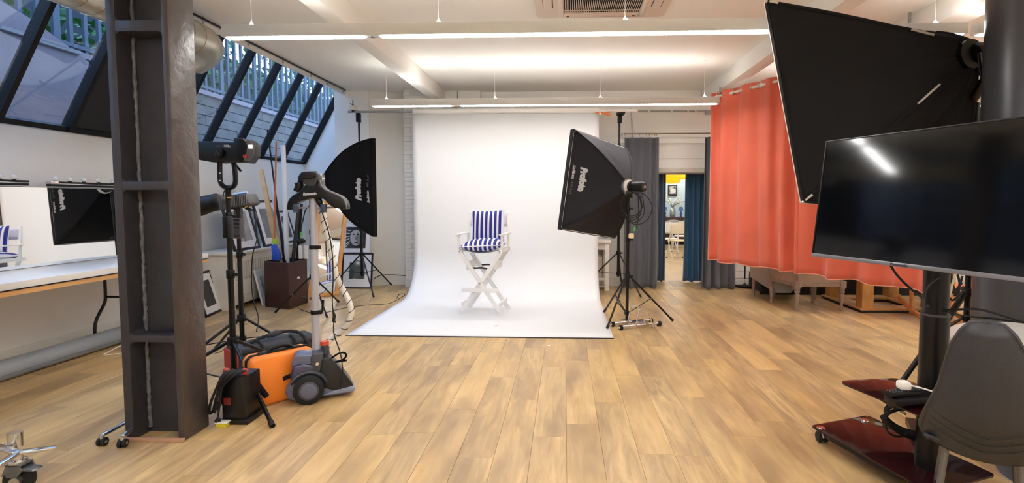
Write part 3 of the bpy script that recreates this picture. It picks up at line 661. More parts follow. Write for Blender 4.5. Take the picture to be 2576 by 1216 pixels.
# handle slot on its top panel
hpos = ap2+(P4-ap2)*.55+(P1-P4)*.08
strobe('black flash head with cream collar on the back of the right softbox', ap2, sn2, .058, .2)
text_at('marking', 'Profoto', .03, ap2+sn2*.10+Vector((0, -.062, -.004)), Vector((.9, -.35, 0)), (0, 0, 1), white_print, bpy.data.objects['studio_flash.001'], .001, width=.07)
sp = ap2+sn2*.13; cxx, cyy = P(1579, 600, sp.y).x, sp.y
st2 = stand('black tripod stand carrying the right softbox, at the right edge of the backdrop', cxx, cyy, feet_px((1527, 829), (1693, 810), (1520, 787)), P(1580, 694, cyy).z, P(1580, 787, cyy).z, ap2.z-.07, r=.018, joints=(.95, 1.3), bottom=.03, lr=.011)
t = thing('tilt_bracket', 'black tilt bracket joining the right flash head to its stand', 'bracket', (cxx, cyy, ap2.z-.12))
mk('bracket_body', MB().box((cxx-.02, cyy-.02, ap2.z-.16), (cxx+.02, cyy+.02, ap2.z-.05)), black_plastic, t, bev=.004); mk('bracket_knob', MB().cyl((cxx+.02, cyy, ap2.z-.11), (cxx+.05, cyy-.01, ap2.z-.11), .016, n=12), black_plastic, t)
# coiled cable hanging under the head
rr = random.Random(2); co = MB(); c0 = Vector((cxx+.03, cyy-.06, ap2.z-.07))
t = thing('power_cable', 'coiled black cable hanging under the right flash head, with a beige plug', 'cable', c0)
pts = []
for k in range(5*14):
    a = 2*PI*k/14; lp = k//14; rx, rz = (.105+.02*rr.random()+(.04 if lp == 4 else 0)), (.13+.012*lp)
    pts.append(c0+Vector((rx*math.sin(a)+(.07 if lp == 4 else .0)+(.03 if lp == 3 else 0), .008*lp-.02, -rz+rz*math.cos(a))))
mk('coil', MB().tube(pts, .005, 6, smooth=2), black_rubber, t)
e = [c0+Vector((.07, 0, -.02)), P(1606, 510, cyy-.05), P(1606, 545, cyy-.05), P(1602, 570, cyy-.05), P(1597, 577, cyy-.05)]
mk('cord', MB().tube(e, .005, 6, smooth=5), black_rubber, t)
mk('green_marker', MB().cyl(P(1597.5, 572, cyy-.05), P(1595, 582, cyy-.05), .012, n=10), M('green_tape', '#4cc05a', .5), t)
g_ = P(1588, 594, cyy-.05); mk('plug', MB().cbox(g_, (.06, .04, .06)), M('beige_plug', '#efdcae', .45), t, bev=.012)
# large softbox, right foreground, seen from the side / behind
A = P(1930, 4, 3.70); B = P(2021, 507, 3.70); Cc = B+Vector((1.30, .35, -.11)); D = A+Vector((1.30, .35, -.11)); ap3 = P(2436, 138, 3.72)
matte = M('matte_black_cloth', '#232325', .95, var=.1, vscale=3, bump=.2, bscale=9, spec=.2)
def big_softbox():
    t = thing('large_softbox', 'very large matte black softbox, upper right above the television', 'softbox', (A+B+Cc+D)/4)
    rim = [A, B, Cc, D]; cen = (A+B+Cc+D)/4; ring = .11
    ar = [ap3+(p-cen).normalized()*ring for p in rim]
    nn_ = (B-A).cross(Cc-B).normalized(); nn_ = nn_ if nn_.dot(ap3-cen) > 0 else -nn_
    def edge(k, v): k %= 4; return ar[k].lerp(rim[k], v)+(rim[k]-cen).normalized()*.03*math.sin(PI*v)
    for k in range(4):
        def sf(u, v, k=k):
            mid = ((rim[k]+rim[(k+1) % 4])/2-cen).normalized(); p = edge(k, v).lerp(edge(k+1, v), u)
            wr = .012*noise.noise(Vector((u*3.5+k*7, v*1.1, 0)))+(.016*math.sin(u*34+v*3)*(1-v)**1.2 if u > .0 else 0)+.012*math.sin(PI*u)*math.sin(u*26+v*5)*v*(1-v)*2
            return p-mid*(.05*math.sin(PI*u)*math.sin(PI*v)-wr)
        mk('panel', MB().grid(sf, 40, 30), matte, t, ang=85, mods=[('SOLIDIFY', dict(thickness=.003, offset=0))])
        mk('rod_sleeve', MB().tube([edge(k, v/10) for v in range(11)], .012, 7), matte, t)
        pa = rim[k]; mk('rod_tip', MB().cyl(pa-(edge(k, 1)-edge(k, .9)).normalized()*.07+nn_*.01, pa+(edge(k, 1)-edge(k, .9)).normalized()*.012, .009, n=8), M('pale_rod', '#cfcac2', .4, .3), t)
        a, b_ = rim[k], rim[(k+1) % 4]; mk('rim_lip', MB().bar(a-nn_*.01, b_-nn_*.01, .014, .03, nn_), matte, t)
        mk('rim_piping', MB().cyl(a-nn_*.022+(a-cen).normalized()*.008, b_-nn_*.022+(b_-cen).normalized()*.008, .0045, n=6), M('white_piping', '#e6d9cf', .6), t)
    for (k, v0, v1) in ((1, .13, .26), (0, .13, .24)):
        p0, p1 = edge(k, v0), edge(k, v1); o_ = Vector((-.3, -.95, 0))*.022+Vector((0, 0, .004))
        mk('exposed_rod', MB().cyl(p0+o_, p1+o_, .008, n=8), M('pale_rod', '#cfcac2', .4, .3), t)
    mk('diffuser', MB().add([p.lerp(cen, .02)-nn_*.004 for p in rim], [(0, 1, 2, 3)]), white_diff, t, smooth=False)
    return t, nn_
bt, bn = big_softbox()
t = thing('studio_flash', 'flash head and bracket behind the large softbox, beside the round column', 'studio light', ap3, 0, 'flash heads on the softboxes')
mk('head_body', MB().tube([ap3+Vector((.02, 0, .0)), ap3+Vector((.06, .01, .01)), ap3+Vector((.22, .06, .03))], [.07, .075, .07], 24), black_plastic, t)
mk('speed_ring', MB().tube([ap3-bn*.02, ap3+bn*.03], [.1, .1], 24), black_metal, t)
mk('yoke', MB().tube([ap3+bn*.1+Vector((-.03, 0, -.02)), ap3+bn*.12+Vector((-.03, 0, -.16)), ap3+bn*.12+Vector((.0, 0, -.24))], .012, 8, smooth=3), black_metal, t)
lx = ap3+bn*.12; lx2 = P(2441, 600, 3.85)
stand('black tripod stand of the large softbox, behind the television trolley', lx2.x, 3.85, [F(2255, 985)[:2], (lx2.x+.55, 3.65), (lx2.x+.1, 4.45)], P(2430, 735, 3.85).z, P(2430, 800, 3.85).z, ap3.z-.3, r=.02, joints=(1.2, 1.5), lr=.018, mid=.45)
t = thing('tilt_bracket', 'black swivel bracket and knobs on top of the large softbox stand', 'bracket', (lx2.x, 3.9, ap3.z-.3))
mk('bracket_body', MB().bar((lx2.x, 3.95, ap3.z-.34), ap3+bn*.12+Vector((0, 0, -.2)), .05, .05).box((lx2.x-.03, 3.85, ap3.z-.5), (lx2.x+.03, 3.98, ap3.z-.3)), black_plastic, t, bev=.008)
mk('bracket_knob', MB().cyl((lx2.x-.02, 3.9, ap3.z-.42), (lx2.x-.085, 3.88, ap3.z-.42), .022, n=14).cyl((lx2.x-.085, 3.88, ap3.z-.42), (lx2.x-.1, 3.875, ap3.z-.42), .014, n=12), black_plastic, t)
# ================================================================== LED LIGHT on its stand (left), and a second lamp behind it
Y0 = 3.6; c0 = P(577, 600, Y0); q = P(575, 472, Y0)
stand('front black tripod stand of the large lamp head, right behind the steel column', c0.x, Y0, [F(686, 1078)[:2], (c0.x+.13, Y0+.62), (c0.x-.62, Y0-.15)], P(577, 858, Y0).z, P(585, 955, Y0).z, q.z, r=.021, joints=(P(577, 690, Y0).z, P(577, 545, Y0).z), lr=.013, bottom=.12)
lt = thing('led_lamp_head', 'black video lamp head on a yoke, top of the front left stand', 'studio light', q)
pl = [P(x, y, Y0) for x, y in ((492, 362), (512, 358), (604, 361), (606, 350), (628, 352), (641, 365), (640, 392), (626, 411), (610, 408), (550, 410), (512, 403), (492, 396))]
pl = [p+Vector((0, -.08, 0)) for p in pl]
mk('lamp_body', MB().prism(pl, (0, .16, 0)), black_plastic, lt, bev=.008)
pl2 = [P(x, y, Y0-.085) for x, y in ((618, 356), (628, 354), (639, 367), (638, 390), (625, 407), (613, 403), (620, 385), (622, 368))]
mk('control_panel', MB().prism(pl2, (0, .006, 0)), M('grey_control_panel', '#5d5a5a', .4), lt)
d_ = P(630, 369, Y0-.09); mk('display', MB().cbox(d_, (.028, .006, .026)), M('lit_display', '#f2f2ee', .4, emit='#ffffff', es=.5), lt, bev=.002)
d_ = P(618, 394, Y0-.09); mk('red_knob', MB().cyl(d_, d_-Vector((0, .012, 0)), .013, n=16), M('red_plastic', '#b23830', .4), lt)
d_ = P(550, 386, Y0-.08); mk('tilt_knob', MB().cyl(d_, d_-Vector((0, .022, 0)), .037, n=24), black_rubber, lt, bev=.003)
text_at('logo', 'Λ', .05, d_+Vector((-.014, -.0235, -.016)), (1, 0, 0), (0, 0, 1), M('logo_grey', '#4c4c50', .5), lt)
text_at('marking', 'LIGHT', .016, P(545, 370, Y0-.0835), (1, 0, 0), (0, 0, 1), dimp, lt, width=.045); text_at('marking', '300x', .022, P(563, 370, Y0-.0835), (1, 0, 0), (0, 0, 1), M('print_grey', '#b9b9bc', .5), lt, .001, width=.05)
yk = [P(x, y, Y0-.02) for x, y in ((553, 392), (553, 440), (556, 462), (566, 471), (576, 473), (586, 470), (592, 460), (592, 440), (588, 410))]
yb = MB()
for a, b_ in zip(yk[:-1], yk[1:]): yb.bar(a, b_, .012, .03, (0, 1, 0)) if False else yb.cyl(a, b_, .0155, n=10)
mk('yoke', MB().tube(yk, .017, 10, smooth=3), black_metal, lt)
for y in (436, 455): d_ = P(553.5, y, Y0-.042); mk('yoke_screw', MB().cyl(d_, d_-Vector((0, .004, 0)), .005, n=8), chrome, lt)
mk('lock_lever', MB().bar(P(592, 414, Y0), P(606, 431, Y0), .012, .012), black_plastic, lt)
mk('spigot', MB().cyl(P(576, 473, Y0), P(576, 505, Y0), .014, n=12), black_metal, lt)
mk('spigot_ring', MB().cyl(P(576, 496, Y0), P(576, 499, Y0), .0165, n=12), M('yellow_band', '#c9a54a', .4), lt)
# ballast hanging on the stand
t = thing('power_supply', 'slim black power supply box hanging on the left lamp stand', 'power supply', P(567, 598, 3.5))
mk('box', MB().box(P(560, 600, 3.5), P(571, 545, 3.5)+Vector((0, .07, 0))), black_plastic, t, bev=.005)
mk('hanging_cord', MB().tube([P(566, 545, 3.52), P(560, 520, 3.56), P(563, 485, 3.6), P(572, 470, 3.62)], .003, 6, smooth=4), black_rubber, t)
Y1 = 4.35; c1 = P(601, 600, Y1)
stand('second black tripod stand, directly behind the front left lamp stand', c1.x, Y1, [F(766, 890)[:2], (c1.x-.45, Y1+.3), (c1.x-.35, Y1-.45)], P(604, 800, Y1).z, P(601, 852, Y1).z, P(598, 520, Y1).z, r=.02, joints=(P(601, 640, Y1).z,), lr=.012, bottom=.03)
l2 = thing('fresnel_lamp', 'grey ribbed lamp head with a black barrel, half behind the steel column', 'studio light', P(596, 520, Y1))
tl = Matrix.Rotation(R(-4), 4, 'Y'); 
pl = [P(x, y, Y1-.08) for x, y in ((574, 492), (616, 488), (626, 512), (618, 518), (580, 524), (570, 510))]
mk('lamp_body', MB().prism(pl, (0, .17, 0)), M('dark_grey_metal', '#4a4a4c', .45, .3), l2, bev=.006)
fn = MB()
for k in range(11): x = 578+k*4.1; fn.bar(P(x, 491-.2*k, Y1-.085), P(x+1.5, 521-.6*k, Y1-.085), .004, .01, (0, 1, 0))
mk('cooling_fins', fn, M('mid_grey_metal', '#77777a', .4, .4), l2)
mk('barn_door_flange', MB().prism([P(x, y, Y1-.1) for x, y in ((543, 490), (552, 489), (566, 524), (564, 528), (552, 527))], (0, .2, 0)), M('dark_grey_metal', '#4a4a4c', .45, .3), l2, bev=.005)
mk('lens_barrel', MB().tube([P(548, 508, Y1), P(530, 512, Y1), P(500, 520, Y1)], [.075, .075, .085], 24), black_plastic, l2)
mk('top_handle', MB().tube([P(588, 491, Y1), P(604, 487, Y1), P(622, 485, Y1)], .013, 10), steel, l2)
mk('plug_connector', MB().tube([P(612, 519, Y1-.05), P(622, 525, Y1-.05), P(635, 529, Y1-.05)], [.014, .013, .008], 10), black_plastic, l2)
mk('yellow_ring', MB().cyl(P(618, 521, Y1-.05), P(620, 523.5, Y1-.05), .016, n=12), M('yellow_band', '#c9a54a', .4), l2)
mk('lamp_bracket', MB().box(P(588, 560, Y1), P(604, 524, Y1)+Vector((0, .04, 0))), M('dark_grey_metal', '#4a4a4c', .45, .3), l2, bev=.004)
t = thing('power_supply', 'grey finned power supply clamped to the second stand under its lamp', 'power supply', P(592, 600, Y1-.08))
mk('box', MB().box(P(586, 601, Y1-.1), P(601, 550, Y1-.1)+Vector((0, .07, 0))), M('dark_grey_metal', '#4a4a4c', .45, .3), t, bev=.005)
for y in (553, 563, 573, 593): mk('bracket_strap', MB().bar(P(584, y, Y1-.105), P(603, y+1, Y1-.105), .012, .012), black_plastic, t)
# thin cord from the second lamp falling to the floor
cp = [P(638, 530, Y1-.05), P(643, 545, Y1-.1), P(644, 575, Y1-.1), P(647, 600, Y1-.1), P(636, 640, Y1-.1), P(633, 690, Y1), P(634, 730, Y1), P(640, 765, Y1), P(650, 800, Y1+.0), P(645, 835, Y1-.15)]
t = thing('power_cable', 'thin black cord dropping from the grey lamp head past the radiator cover', 'cable', cp[-1])
mk('cord', MB().tube(cp, .0045, 6, smooth=6), black_rubber, t); mk('cord_plug', MB().cyl(P(642, 533, Y1-.07), P(643.5, 551, Y1-.09), .013, n=10), black_plastic, t)
# ================================================================== DIRECTOR CHAIR
wl_ = M('white_lacquer', '#efeeec', .35, var=.02); stripe = None
def stripe_mat(name, axis, freq):
    m = bpy.data.materials.new(name); m.use_nodes = True; nt = m.node_tree; L = nt.links; b = nt.nodes['Principled BSDF']
    t = nt.nodes.new('ShaderNodeTexCoord'); s = nt.nodes.new('ShaderNodeSeparateXYZ'); L.new(t.outputs['Object'], s.inputs[0])
    a = nt.nodes.new('ShaderNodeMath'); a.operation = 'MULTIPLY'; a.inputs[1].default_value = freq; L.new(s.outputs[axis], a.inputs[0])
    f = nt.nodes.new('ShaderNodeMath'); f.operation = 'FRACT'; L.new(a.outputs[0], f.inputs[0])
    g_ = nt.nodes.new('ShaderNodeValToRGB'); g_.color_ramp.interpolation = 'CONSTANT'; L.new(f.outputs[0], g_.inputs[0])
    e = g_.color_ramp.elements; e[0].position = 0; e[0].color = col('#e9e9f4'); e[1].position = .42; e[1].color = col('#1f2480')
    for p_, c_ in ((.62, '#3a44a8'), (.68, '#1f2480'), (.93, '#20257e')): q = e.new(p_); q.color = col(c_)
    L.new(g_.outputs[0], b.inputs['Base Color']); b.inputs['Roughness'].default_value = .85; return m
dcx, dcy = P(1221, 787, 6.4).x, 6.37
ch = thing('director_chair', 'tall white folding director chair standing on the white backdrop', 'chair', (dcx, dcy, 0), R(-7))
def lb(name, p, q, w_, h_, up=(0, 0, 1), mat=wl_, bev=.003): return mk(name, MB().bar(p, q, w_, h_, up), mat, ch, local=True, bev=bev)
W2, D2, SH = .27, .185, .80
for s in (-1, 1):                           # s: front (-1) / rear (+1) X-frame
    y = s*D2
    lb('leg', (-W2+.0, y+.012, .0), (W2-.02, y+.012, SH-.03), .028, .048, (0, 1, 0) if False else (0, 0, 1))
    lb('leg', (W2, y-.018, .0), (-W2+.02, y-.018, SH-.03), .028, .048)
    mk('pivot_bolt', MB().cyl((0, y-.04, SH*.49), (0, y-.03, SH*.49), .008, n=10), steel, ch, local=True)
for s in (-1, 1):
    lb('seat_rail', (s*(W2-.01), -D2-.05, SH-.02), (s*(W2-.01), D2+.05, SH-.02), .03, .05)
    lb('lower_stretcher', (s*(W2-.035), -D2, .13), (s*(W2-.035), D2, .13), .02, .045)
    lb('upper_stretcher', (s*(W2-.10), -D2, SH-.20), (s*(W2-.10), D2, SH-.20), .018, .10)
    lb('arm_post', (s*(W2+.0), -D2-.01, SH), (s*(W2+.0), -D2-.01, SH+.17), .026, .03)
    lb('back_post', (s*(W2-.005), D2-.03, SH), (s*(W2-.02), D2+.05, SH+.43), .028, .03)
    lb('armrest', (s*(W2+.0), -D2-.07, SH+.182), (s*(W2+.0), D2+.02, SH+.182), .05, .02, bev=.008)
    mk('post_cap', MB().ball((s*(W2-.02), D2+.05, SH+.435), .017, 12), wl_, ch, local=True)
    mk('bolt', MB().cyl((s*(W2-.02), -D2-.055, SH-.02), (s*(W2-.02), -D2-.045, SH-.02), .007, n=10), steel, ch, local=True)
lb('footrest', (-W2+.045, -D2-.04, .31), (W2-.04, -D2-.04, .31), .022, .05)
lb('footrest_support', (-W2+.06, -D2, .29), (-W2+.06, D2, .22), .02, .03)
canv = M('pale_canvas', '#d9d6e2', .85)
mk('canvas_back', MB().grid(lambda u, v: Vector((-W2+.02+(2*W2-.04)*u, D2+.02+.045*v+.02*math.sin(PI*u), SH+.26+.16*v)), 12, 4), canv, ch, local=True, mods=[('SOLIDIFY', dict(thickness=.003))])
mk('canvas_seat', MB().grid(lambda u, v: Vector((-W2+(2*W2)*u, -D2-.03+(2*D2+.06)*v, SH-.0-.045*math.sin(PI*u))), 12, 4), wl_, ch, local=True, mods=[('SOLIDIFY', dict(thickness=.003))])
for s in (-1, 1):
    lb('folding_brace', (-.13, s*D2*.9, SH-.235), (0, s*D2*.9, SH-.225), .006, .022, mat=M('dark_steel', '#4a4a4c', .35, .8), bev=.001); lb('folding_brace', (0, s*D2*.9, SH-.225), (.13, s*D2*.9, SH-.24), .006, .022, mat=M('dark_steel', '#4a4a4c', .35, .8), bev=.001)
CT = Matrix.Translation((dcx, dcy, 0)) @ Matrix.Rotation(R(-7), 4, 'Z')
def cushion(label, T, w_, h_, th, freq, name, axis=0):
    def f(s):
        def g_(u, v):
            a, b_ = 2*u-1, 2*v-1; pf = (1-abs(a)**2.6)**.55*(1-abs(b_)**2.6)**.55 if abs(a) < 1 and abs(b_) < 1 else 0
            pin = 1-.06*(1-abs(a)**2)*0; kx = 1-.05*(1-abs(b_)**2); ky = 1-.05*(1-abs(a)**2)
            return T @ Vector((a*w_/2*kx, b_*h_/2*ky, s*th/2*pf))
        return g_
    t = thing('cushion', label, 'cushion', T @ Vector((0, 0, 0)), 0, 'striped cushions on the director chair')
    mb = MB().grid(f(1), 22, 22); n0 = len(mb.f); mb.grid(f(-1), 22, 22); mb.f = mb.f[:n0]+[q[::-1] for q in mb.f[n0:]]
    mk('cushion_cover', mb, stripe_mat(name, axis, freq), t, ang=70)
    bd_ = [(a, -1) for a in [k/8-1 for k in range(16)]]+[(1, k/8-1) for k in range(16)]+[(1-k/8, 1) for k in range(16)]+[(-1, 1-k/8) for k in range(17)]
    mk('piping', MB().tube([T @ Vector((a*w_/2*(1-.05*(1-abs(b_)**2)), b_*h_/2*(1-.05*(1-abs(a)**2)), 0)) for a, b_ in bd_], .006, 6, cap=False), M('white_piping_cotton', '#eceaf4', .8), t)
Tb = CT @ Matrix.Translation((.018, .105, SH+.255)) @ Matrix.Rotation(R(80), 4, 'X') @ Matrix.Rotation(R(2), 4, 'Z')
cushion('upright blue and white striped back cushion of the director chair', Tb, .42, .43, .13, 17.5, 'blue_stripe_back')
Ts = CT @ Matrix.Translation((.0, -.02, SH+.045)) @ Matrix.Rotation(R(-3), 4, 'Y')
cushion('flat blue and white striped seat cushion of the director chair', Ts, .50, .44, .16, 17.0, 'blue_stripe_seat')
bug = F(1247, 822); tag(mk('debris', MB().bar(bug+Vector((-.018, 0, .004)), bug+Vector((.018, .006, .006)), .008, .006), M('dark_debris', '#2c2a28', .8)), 'tiny dark scrap lying on the front of the white paper', 'debris')
bug = F(1381, 871); tag(mk('debris', MB().prism([bug+Vector((.02*math.cos(a), .014*math.sin(a), .001)) for a in (0, 1.2, 2.2, 3.4, 4.6, 5.5)], (0, 0, .003)), white_gloss), 'small white paper scrap on the wooden floor in front of the backdrop', 'debris')
# ================================================================== CHROME FLOOR RACK at the right
r0, r1, r2, r3 = F(1545, 822), F(1565, 831), F(1634, 813), F(1655, 821)
t = thing('chrome_rack', 'small chrome rack on four castors below the right softbox stand', 'rack', (r0+r1+r2+r3)/4)
for a, b_ in ((r0, r2), (r1, r3)):
    mk('foot_tube', MB().cyl(a+Vector((0, 0, .035)), b_+Vector((0, 0, .035)), .016, n=14), chrome, t)
    for e, o_ in ((a, -1), (b_, 1)):
        d = (b_-a).normalized()*o_; c = e+Vector((0, 0, .028)); cs = mk('castor', MB().cyl(c+d*.0, c+d*.035, .028, n=18), black_rubber, t, bev=.004); mk('castor_hub', MB().cyl(c+d*.034, c+d*.038, .012, n=12), white_gloss, cs)
m0, m1 = (r0+r2)/2+Vector((0, 0, .06)), (r1+r3)/2+Vector((0, 0, .06))
mk('cross_plate', MB().bar(m0-Vector((.12, 0, 0)), m1+Vector((.14, 0, 0)), .03, .006).bar(m0+Vector((.12, 0, 0)), m1-Vector((.12, 0, 0)), .03, .006), chrome, t)
for yy in (0, 1):
    o_ = (m1-m0)*yy
    a, b_, c, d = P(1578, 818, 5.65)+o_, P(1588, 772, 5.65)+o_, P(1608, 772, 5.65)+o_, P(1622, 816, 5.65)+o_
    mk('wire_hoop', MB().tube([a, a.lerp(b_, .8), b_, c, c.lerp(d, .2), d], .0075, 8, smooth=3), chrome, t)
# ================================================================== GARMENT STEAMER
navy = M('slate_blue_plastic', '#5f657d', .32); navy2 = M('violet_tank_plastic', '#3a3858', .12, spec=.7); dk = M('steamer_black', '#17181c', .35)
sx_, sy_ = P(800, 1010, 3.53).x, 3.53; rotz = R(28)
st = thing('garment_steamer', 'upright garment steamer with blue grey wheeled base and white ribbed hose', 'steamer', (sx_, sy_, 0), rotz)
def sp_(name, poly, y0, y1, mat, bev=.012, lab=None):
    o = mk(name, MB().prism([(x, y0, z) for x, z in poly], (0, y1-y0, 0)), mat, st, local=True, bev=bev, seg=3); 
    if lab: o['label'] = lab
    return o
sp_('base_shell', [(-.19, .045), (-.205, .09), (-.18, .125), (-.06, .13), (.03, .17), (.1, .14), (.16, .06), (.24, .035), (.22, .02), (.05, .02), (-.17, .03)], -.085, .095, navy, .014)
sp_('rear_cover', [(.0, .15), (.03, .30), (.075, .30), (.14, .22), (.225, .09), (.235, .05), (.12, .045), (.03, .08)], -.09, .09, dk, .016)
sp_('rear_trim', [(.02, .035), (.23, .03), (.245, .055), (.22, .07), (.12, .06)], -.098, .098, M('pale_blue_trim', '#7f88a0', .3), .006)
sp_('water_tank', [(-.17, .11), (-.17, .20), (-.155, .26), (-.1, .275), (-.02, .25), (-.02, .11)], -.088, .088, navy2, .018, 'translucent violet water tank')
sp_('tank_cap', [(-.165, .255), (-.14, .325), (-.12, .335), (-.01, .325), (-.0, .25), (-.1, .265)], -.075, .075, navy, .014)
sp_('pole_socket', [(-.035, .14), (-.045, .30), (-.03, .335), (.04, .335), (.05, .16)], -.082, .05, M('slate_grey_plastic', '#41444f', .35), .012)
for y, lab in ((-.118, 'front wheel'), (.118, 'rear wheel')):
    o = y/abs(y)
    ty = mk('tyre', MB().cyl((-.06, y-.028, .098), (-.06, y+.028, .098), .098, n=36), black_rubber, st, local=True, bev=.012)
    mk('wheel_disc', MB().cyl((-.06, y+o*.024, .098), (-.06, y+o*.034, .098), .052, n=28), navy, st, local=True, bev=.005)
    mk('wheel_ring', MB().cyl((-.06, y+o*.02, .098), (-.06, y+o*.031, .098), .064, n=28), M('slate_grey_plastic', '#41444f', .35), st, local=True, bev=.003)
mk('wheel_arch', MB().tube([(-.06+.118*math.cos(a), -.09, .098+.112*math.sin(a)) for a in [PI*.08+PI*.75*k/10 for k in range(11)]], .014, 8), M('steamer_arch', '#3a3c45', .25), st, local=True)
mk('axle_cover', MB().cyl((-.13, -.09, .085), (-.13, .1, .085), .06, n=24), navy, st, local=True)
mk('dial', MB().cyl((-.002, -.083, .262), (-.002, -.092, .262), .011, n=14), chrome, st, local=True)
mk('hose_socket', MB().cyl((.06, .03, .24), (.055, .03, .36), .033, .026, 18), M('slate_grey_plastic', '#41444f', .35), st, local=True)
mk('socket_ring', MB().cyl((.055, .03, .36), (.055, .03, .385), .028, n=18), M('red_orange_band', '#d8492a', .4), st, local=True)
Yp = 3.56
polew = M('pearl_grey_tube', '#b7b8c2', .3, .2)
pb, pt = P(797, 930, Yp), P(788, 497, Yp)
mk('lower_pole', MB().cyl(pb, pb.lerp(pt, .36), .0285, n=22), polew, st); mk('middle_pole', MB().cyl(pb.lerp(pt, .34), pb.lerp(pt, .72), .026, n=22), polew, st); mk('upper_pole', MB().cyl(pb.lerp(pt, .7), pt, .0235, n=22), polew, st)
for y in (785, 622):
    c = P(797-(930-y)*.021, y, Yp); mk('pole_clip', MB().cyl(c-Vector((0, 0, .014)), c+Vector((0, 0, .014)), .034, n=22).box(c+Vector((.02, -.03, -.012)), c+Vector((.055, -.008, .012))), black_plastic, st, bev=.003)
mk('clip_hook', MB().bar(P(811, 786, Yp-.03), P(813, 755, Yp-.03), .012, .012), black_plastic, st)
mk('pole_button', MB().cyl(P(791, 897, Yp-.028), P(791, 897, Yp-.04), .011, n=12), navy, st)
hp = [(818, 893), (822, 872), (835, 850), (858, 835), (877, 812), (884, 785), (876, 755), (862, 728), (848, 700), (838, 660), (828, 610), (818, 570), (812, 535), (806, 510)]
hw = [P(x, y, Yp+.05+(.04 if 700 < y < 860 else 0)) for x, y in hp]
sph = spline(hw, 8); hose_m = M('white_ribbed_hose', '#dcd9d2', .6, bump=.3, bscale=50)
hmb = MB(); rads = [.0195+(.0022 if i % 2 else 0) for i in range(len(sph))]; hmb.tube(sph, rads, 14); mk('hose', hmb, hose_m, st, ang=80)
# black helical thread on the hose
th = []; ac = 0
for i in range(len(sph)-1):
    a, b_ = sph[i], sph[i+1]; t_ = (b_-a).normalized(); u = t_.orthogonal().normalized() if i == 0 else (u-t_*u.dot(t_)).normalized(); w_ = t_.cross(u)
    for k in range(4): ac += .75*(b_-a).length/.013*.25*PI*.5; th.append(a.lerp(b_, k/4)+(u*math.cos(ac)+w_*math.sin(ac))*.0215)
mk('hose_thread', MB().tube(th, .0024, 5), black_fabric, st)
ho = [(85,940),(92,860),(110,760),(160,680),(230,615),(330,560),(400,500),(440,440),(480,400),(560,385),(740,380),(765,290),(822,295),(832,380),(870,450),(950,510),(1100,570),(1240,630),(1330,700),(1385,800),(1400,925),(1270,925),(1150,905),(1060,860),(980,790),(900,700),(740,690),(600,690),(420,735),(310,780),(260,830),(225,940)]
hpoly = [P(710+x/8.68, 420+y/8.68, Yp-.05) for x, y in ho]
mk('hanger', MB().prism(hpoly, (0, .075, 0)), M('satin_black_plastic', '#0b0c10', .38), st, bev=.009, seg=3)
mk('hanger_rim', MB().tube([p+Vector((.004, -.004, .003)) for p in hpoly[12:21]], .0042, 6, smooth=3), M('grey_edge', '#84868c', .35), st)
text_at('lettering', 'Rowenta', .026, P(763, 492, Yp-.0535), (1, 0, .06), (0, 0, 1), M('print_silver', '#c9cdd6', .4), st, .002, width=.095)
hd = [(360, 205), (375, 150), (430, 115), (560, 100), (690, 97), (735, 120), (745, 160), (700, 215), (640, 250), (540, 262), (430, 268), (380, 250)]
mk('steam_head_plate', MB().prism([P(710+x/8.68, 420+y/8.68, Yp-.075) for x, y in hd], (0, .035, .004)), M('steam_plate', '#1c1c22', .35), st, bev=.004)
hb = [(372, 240), (450, 262), (560, 262), (660, 245), (745, 170), (755, 250), (740, 350), (715, 420), (560, 425), (520, 400), (470, 370), (450, 290)]
mk('steam_head_body', MB().prism([P(710+x/8.68, 420+y/8.68, Yp-.055) for x, y in hb], (0, .08, 0)), M('steam_body', '#3a3a3b', .45), st, bev=.012, seg=3)
for k in range(6): c = P(710+(450+k*45)/8.68, 420+185/8.68, Yp-.076); mk('steam_hole', MB().cyl(c, c-Vector((0, .001, 0)), .003, n=8), M('hole_black', '#050506', .9), st)
mk('head_holder', MB().tube([P(748, 482, Yp), P(754, 470, Yp), P(752, 460, Yp)], [.028, .03, .03], 16), black_plastic, st)
mk('handle_grip', MB().tube([P(800, 500, Yp-.01), P(805, 510, Yp-.01), P(806, 518, Yp-.01)], [.02, .022, .012], 14), black_plastic, st)
for a, b_ in ((745, 776), (800, 843)): mk('trouser_bar', MB().cyl(P(a, 524, Yp-.02), P(b_, 522, Yp-.02), .0065, n=8), steel, st)
for x, w_ in ((741, 9), (812, 13)):
    mk('clothes_clip', MB().box(P(x-w_/2, 535, Yp-.05), P(x+w_/2, 514, Yp-.05)+Vector((0, .03, 0))), M('blue_grey_clip', '#3d4a66', .35), st, bev=.004)
# power cord of the steamer, falling on the right
cp = [P(803, 515, Yp), P(812, 540, Yp-.02), P(828, 590, Yp-.02), P(836, 640, Yp-.02), P(838, 700, Yp-.03), P(836, 760, Yp-.04), P(840, 800, Yp-.04), P(840, 840, Yp-.05), P(855, 885, Yp-.05), P(861, 920, Yp-.06), P(861, 945, Yp-.06), P(856, 980, Yp-.08)]
t = thing('power_cable', 'thin black power cord of the steamer, tied in a bundle half way down', 'cable', cp[-1])
mk('cord', MB().tube(cp, .0042, 6, smooth=6), black_rubber, t)
mk('cord_bundle', MB().tube([P(838, 783, Yp-.05), P(841, 795, Yp-.05), P(839, 808, Yp-.05), P(845, 812, Yp-.05)], [.006, .012, .012, .004], 8), black_rubber, t)
t = thing('cable_strap', 'black velcro strap looped on the cord beside the steamer', 'strap', P(850, 905, Yp))
lp = [P(x, y, Yp-.02) for x, y in ((826, 908), (836, 900), (852, 890), (866, 888), (871, 896), (862, 906), (850, 910), (838, 912), (872, 907))]
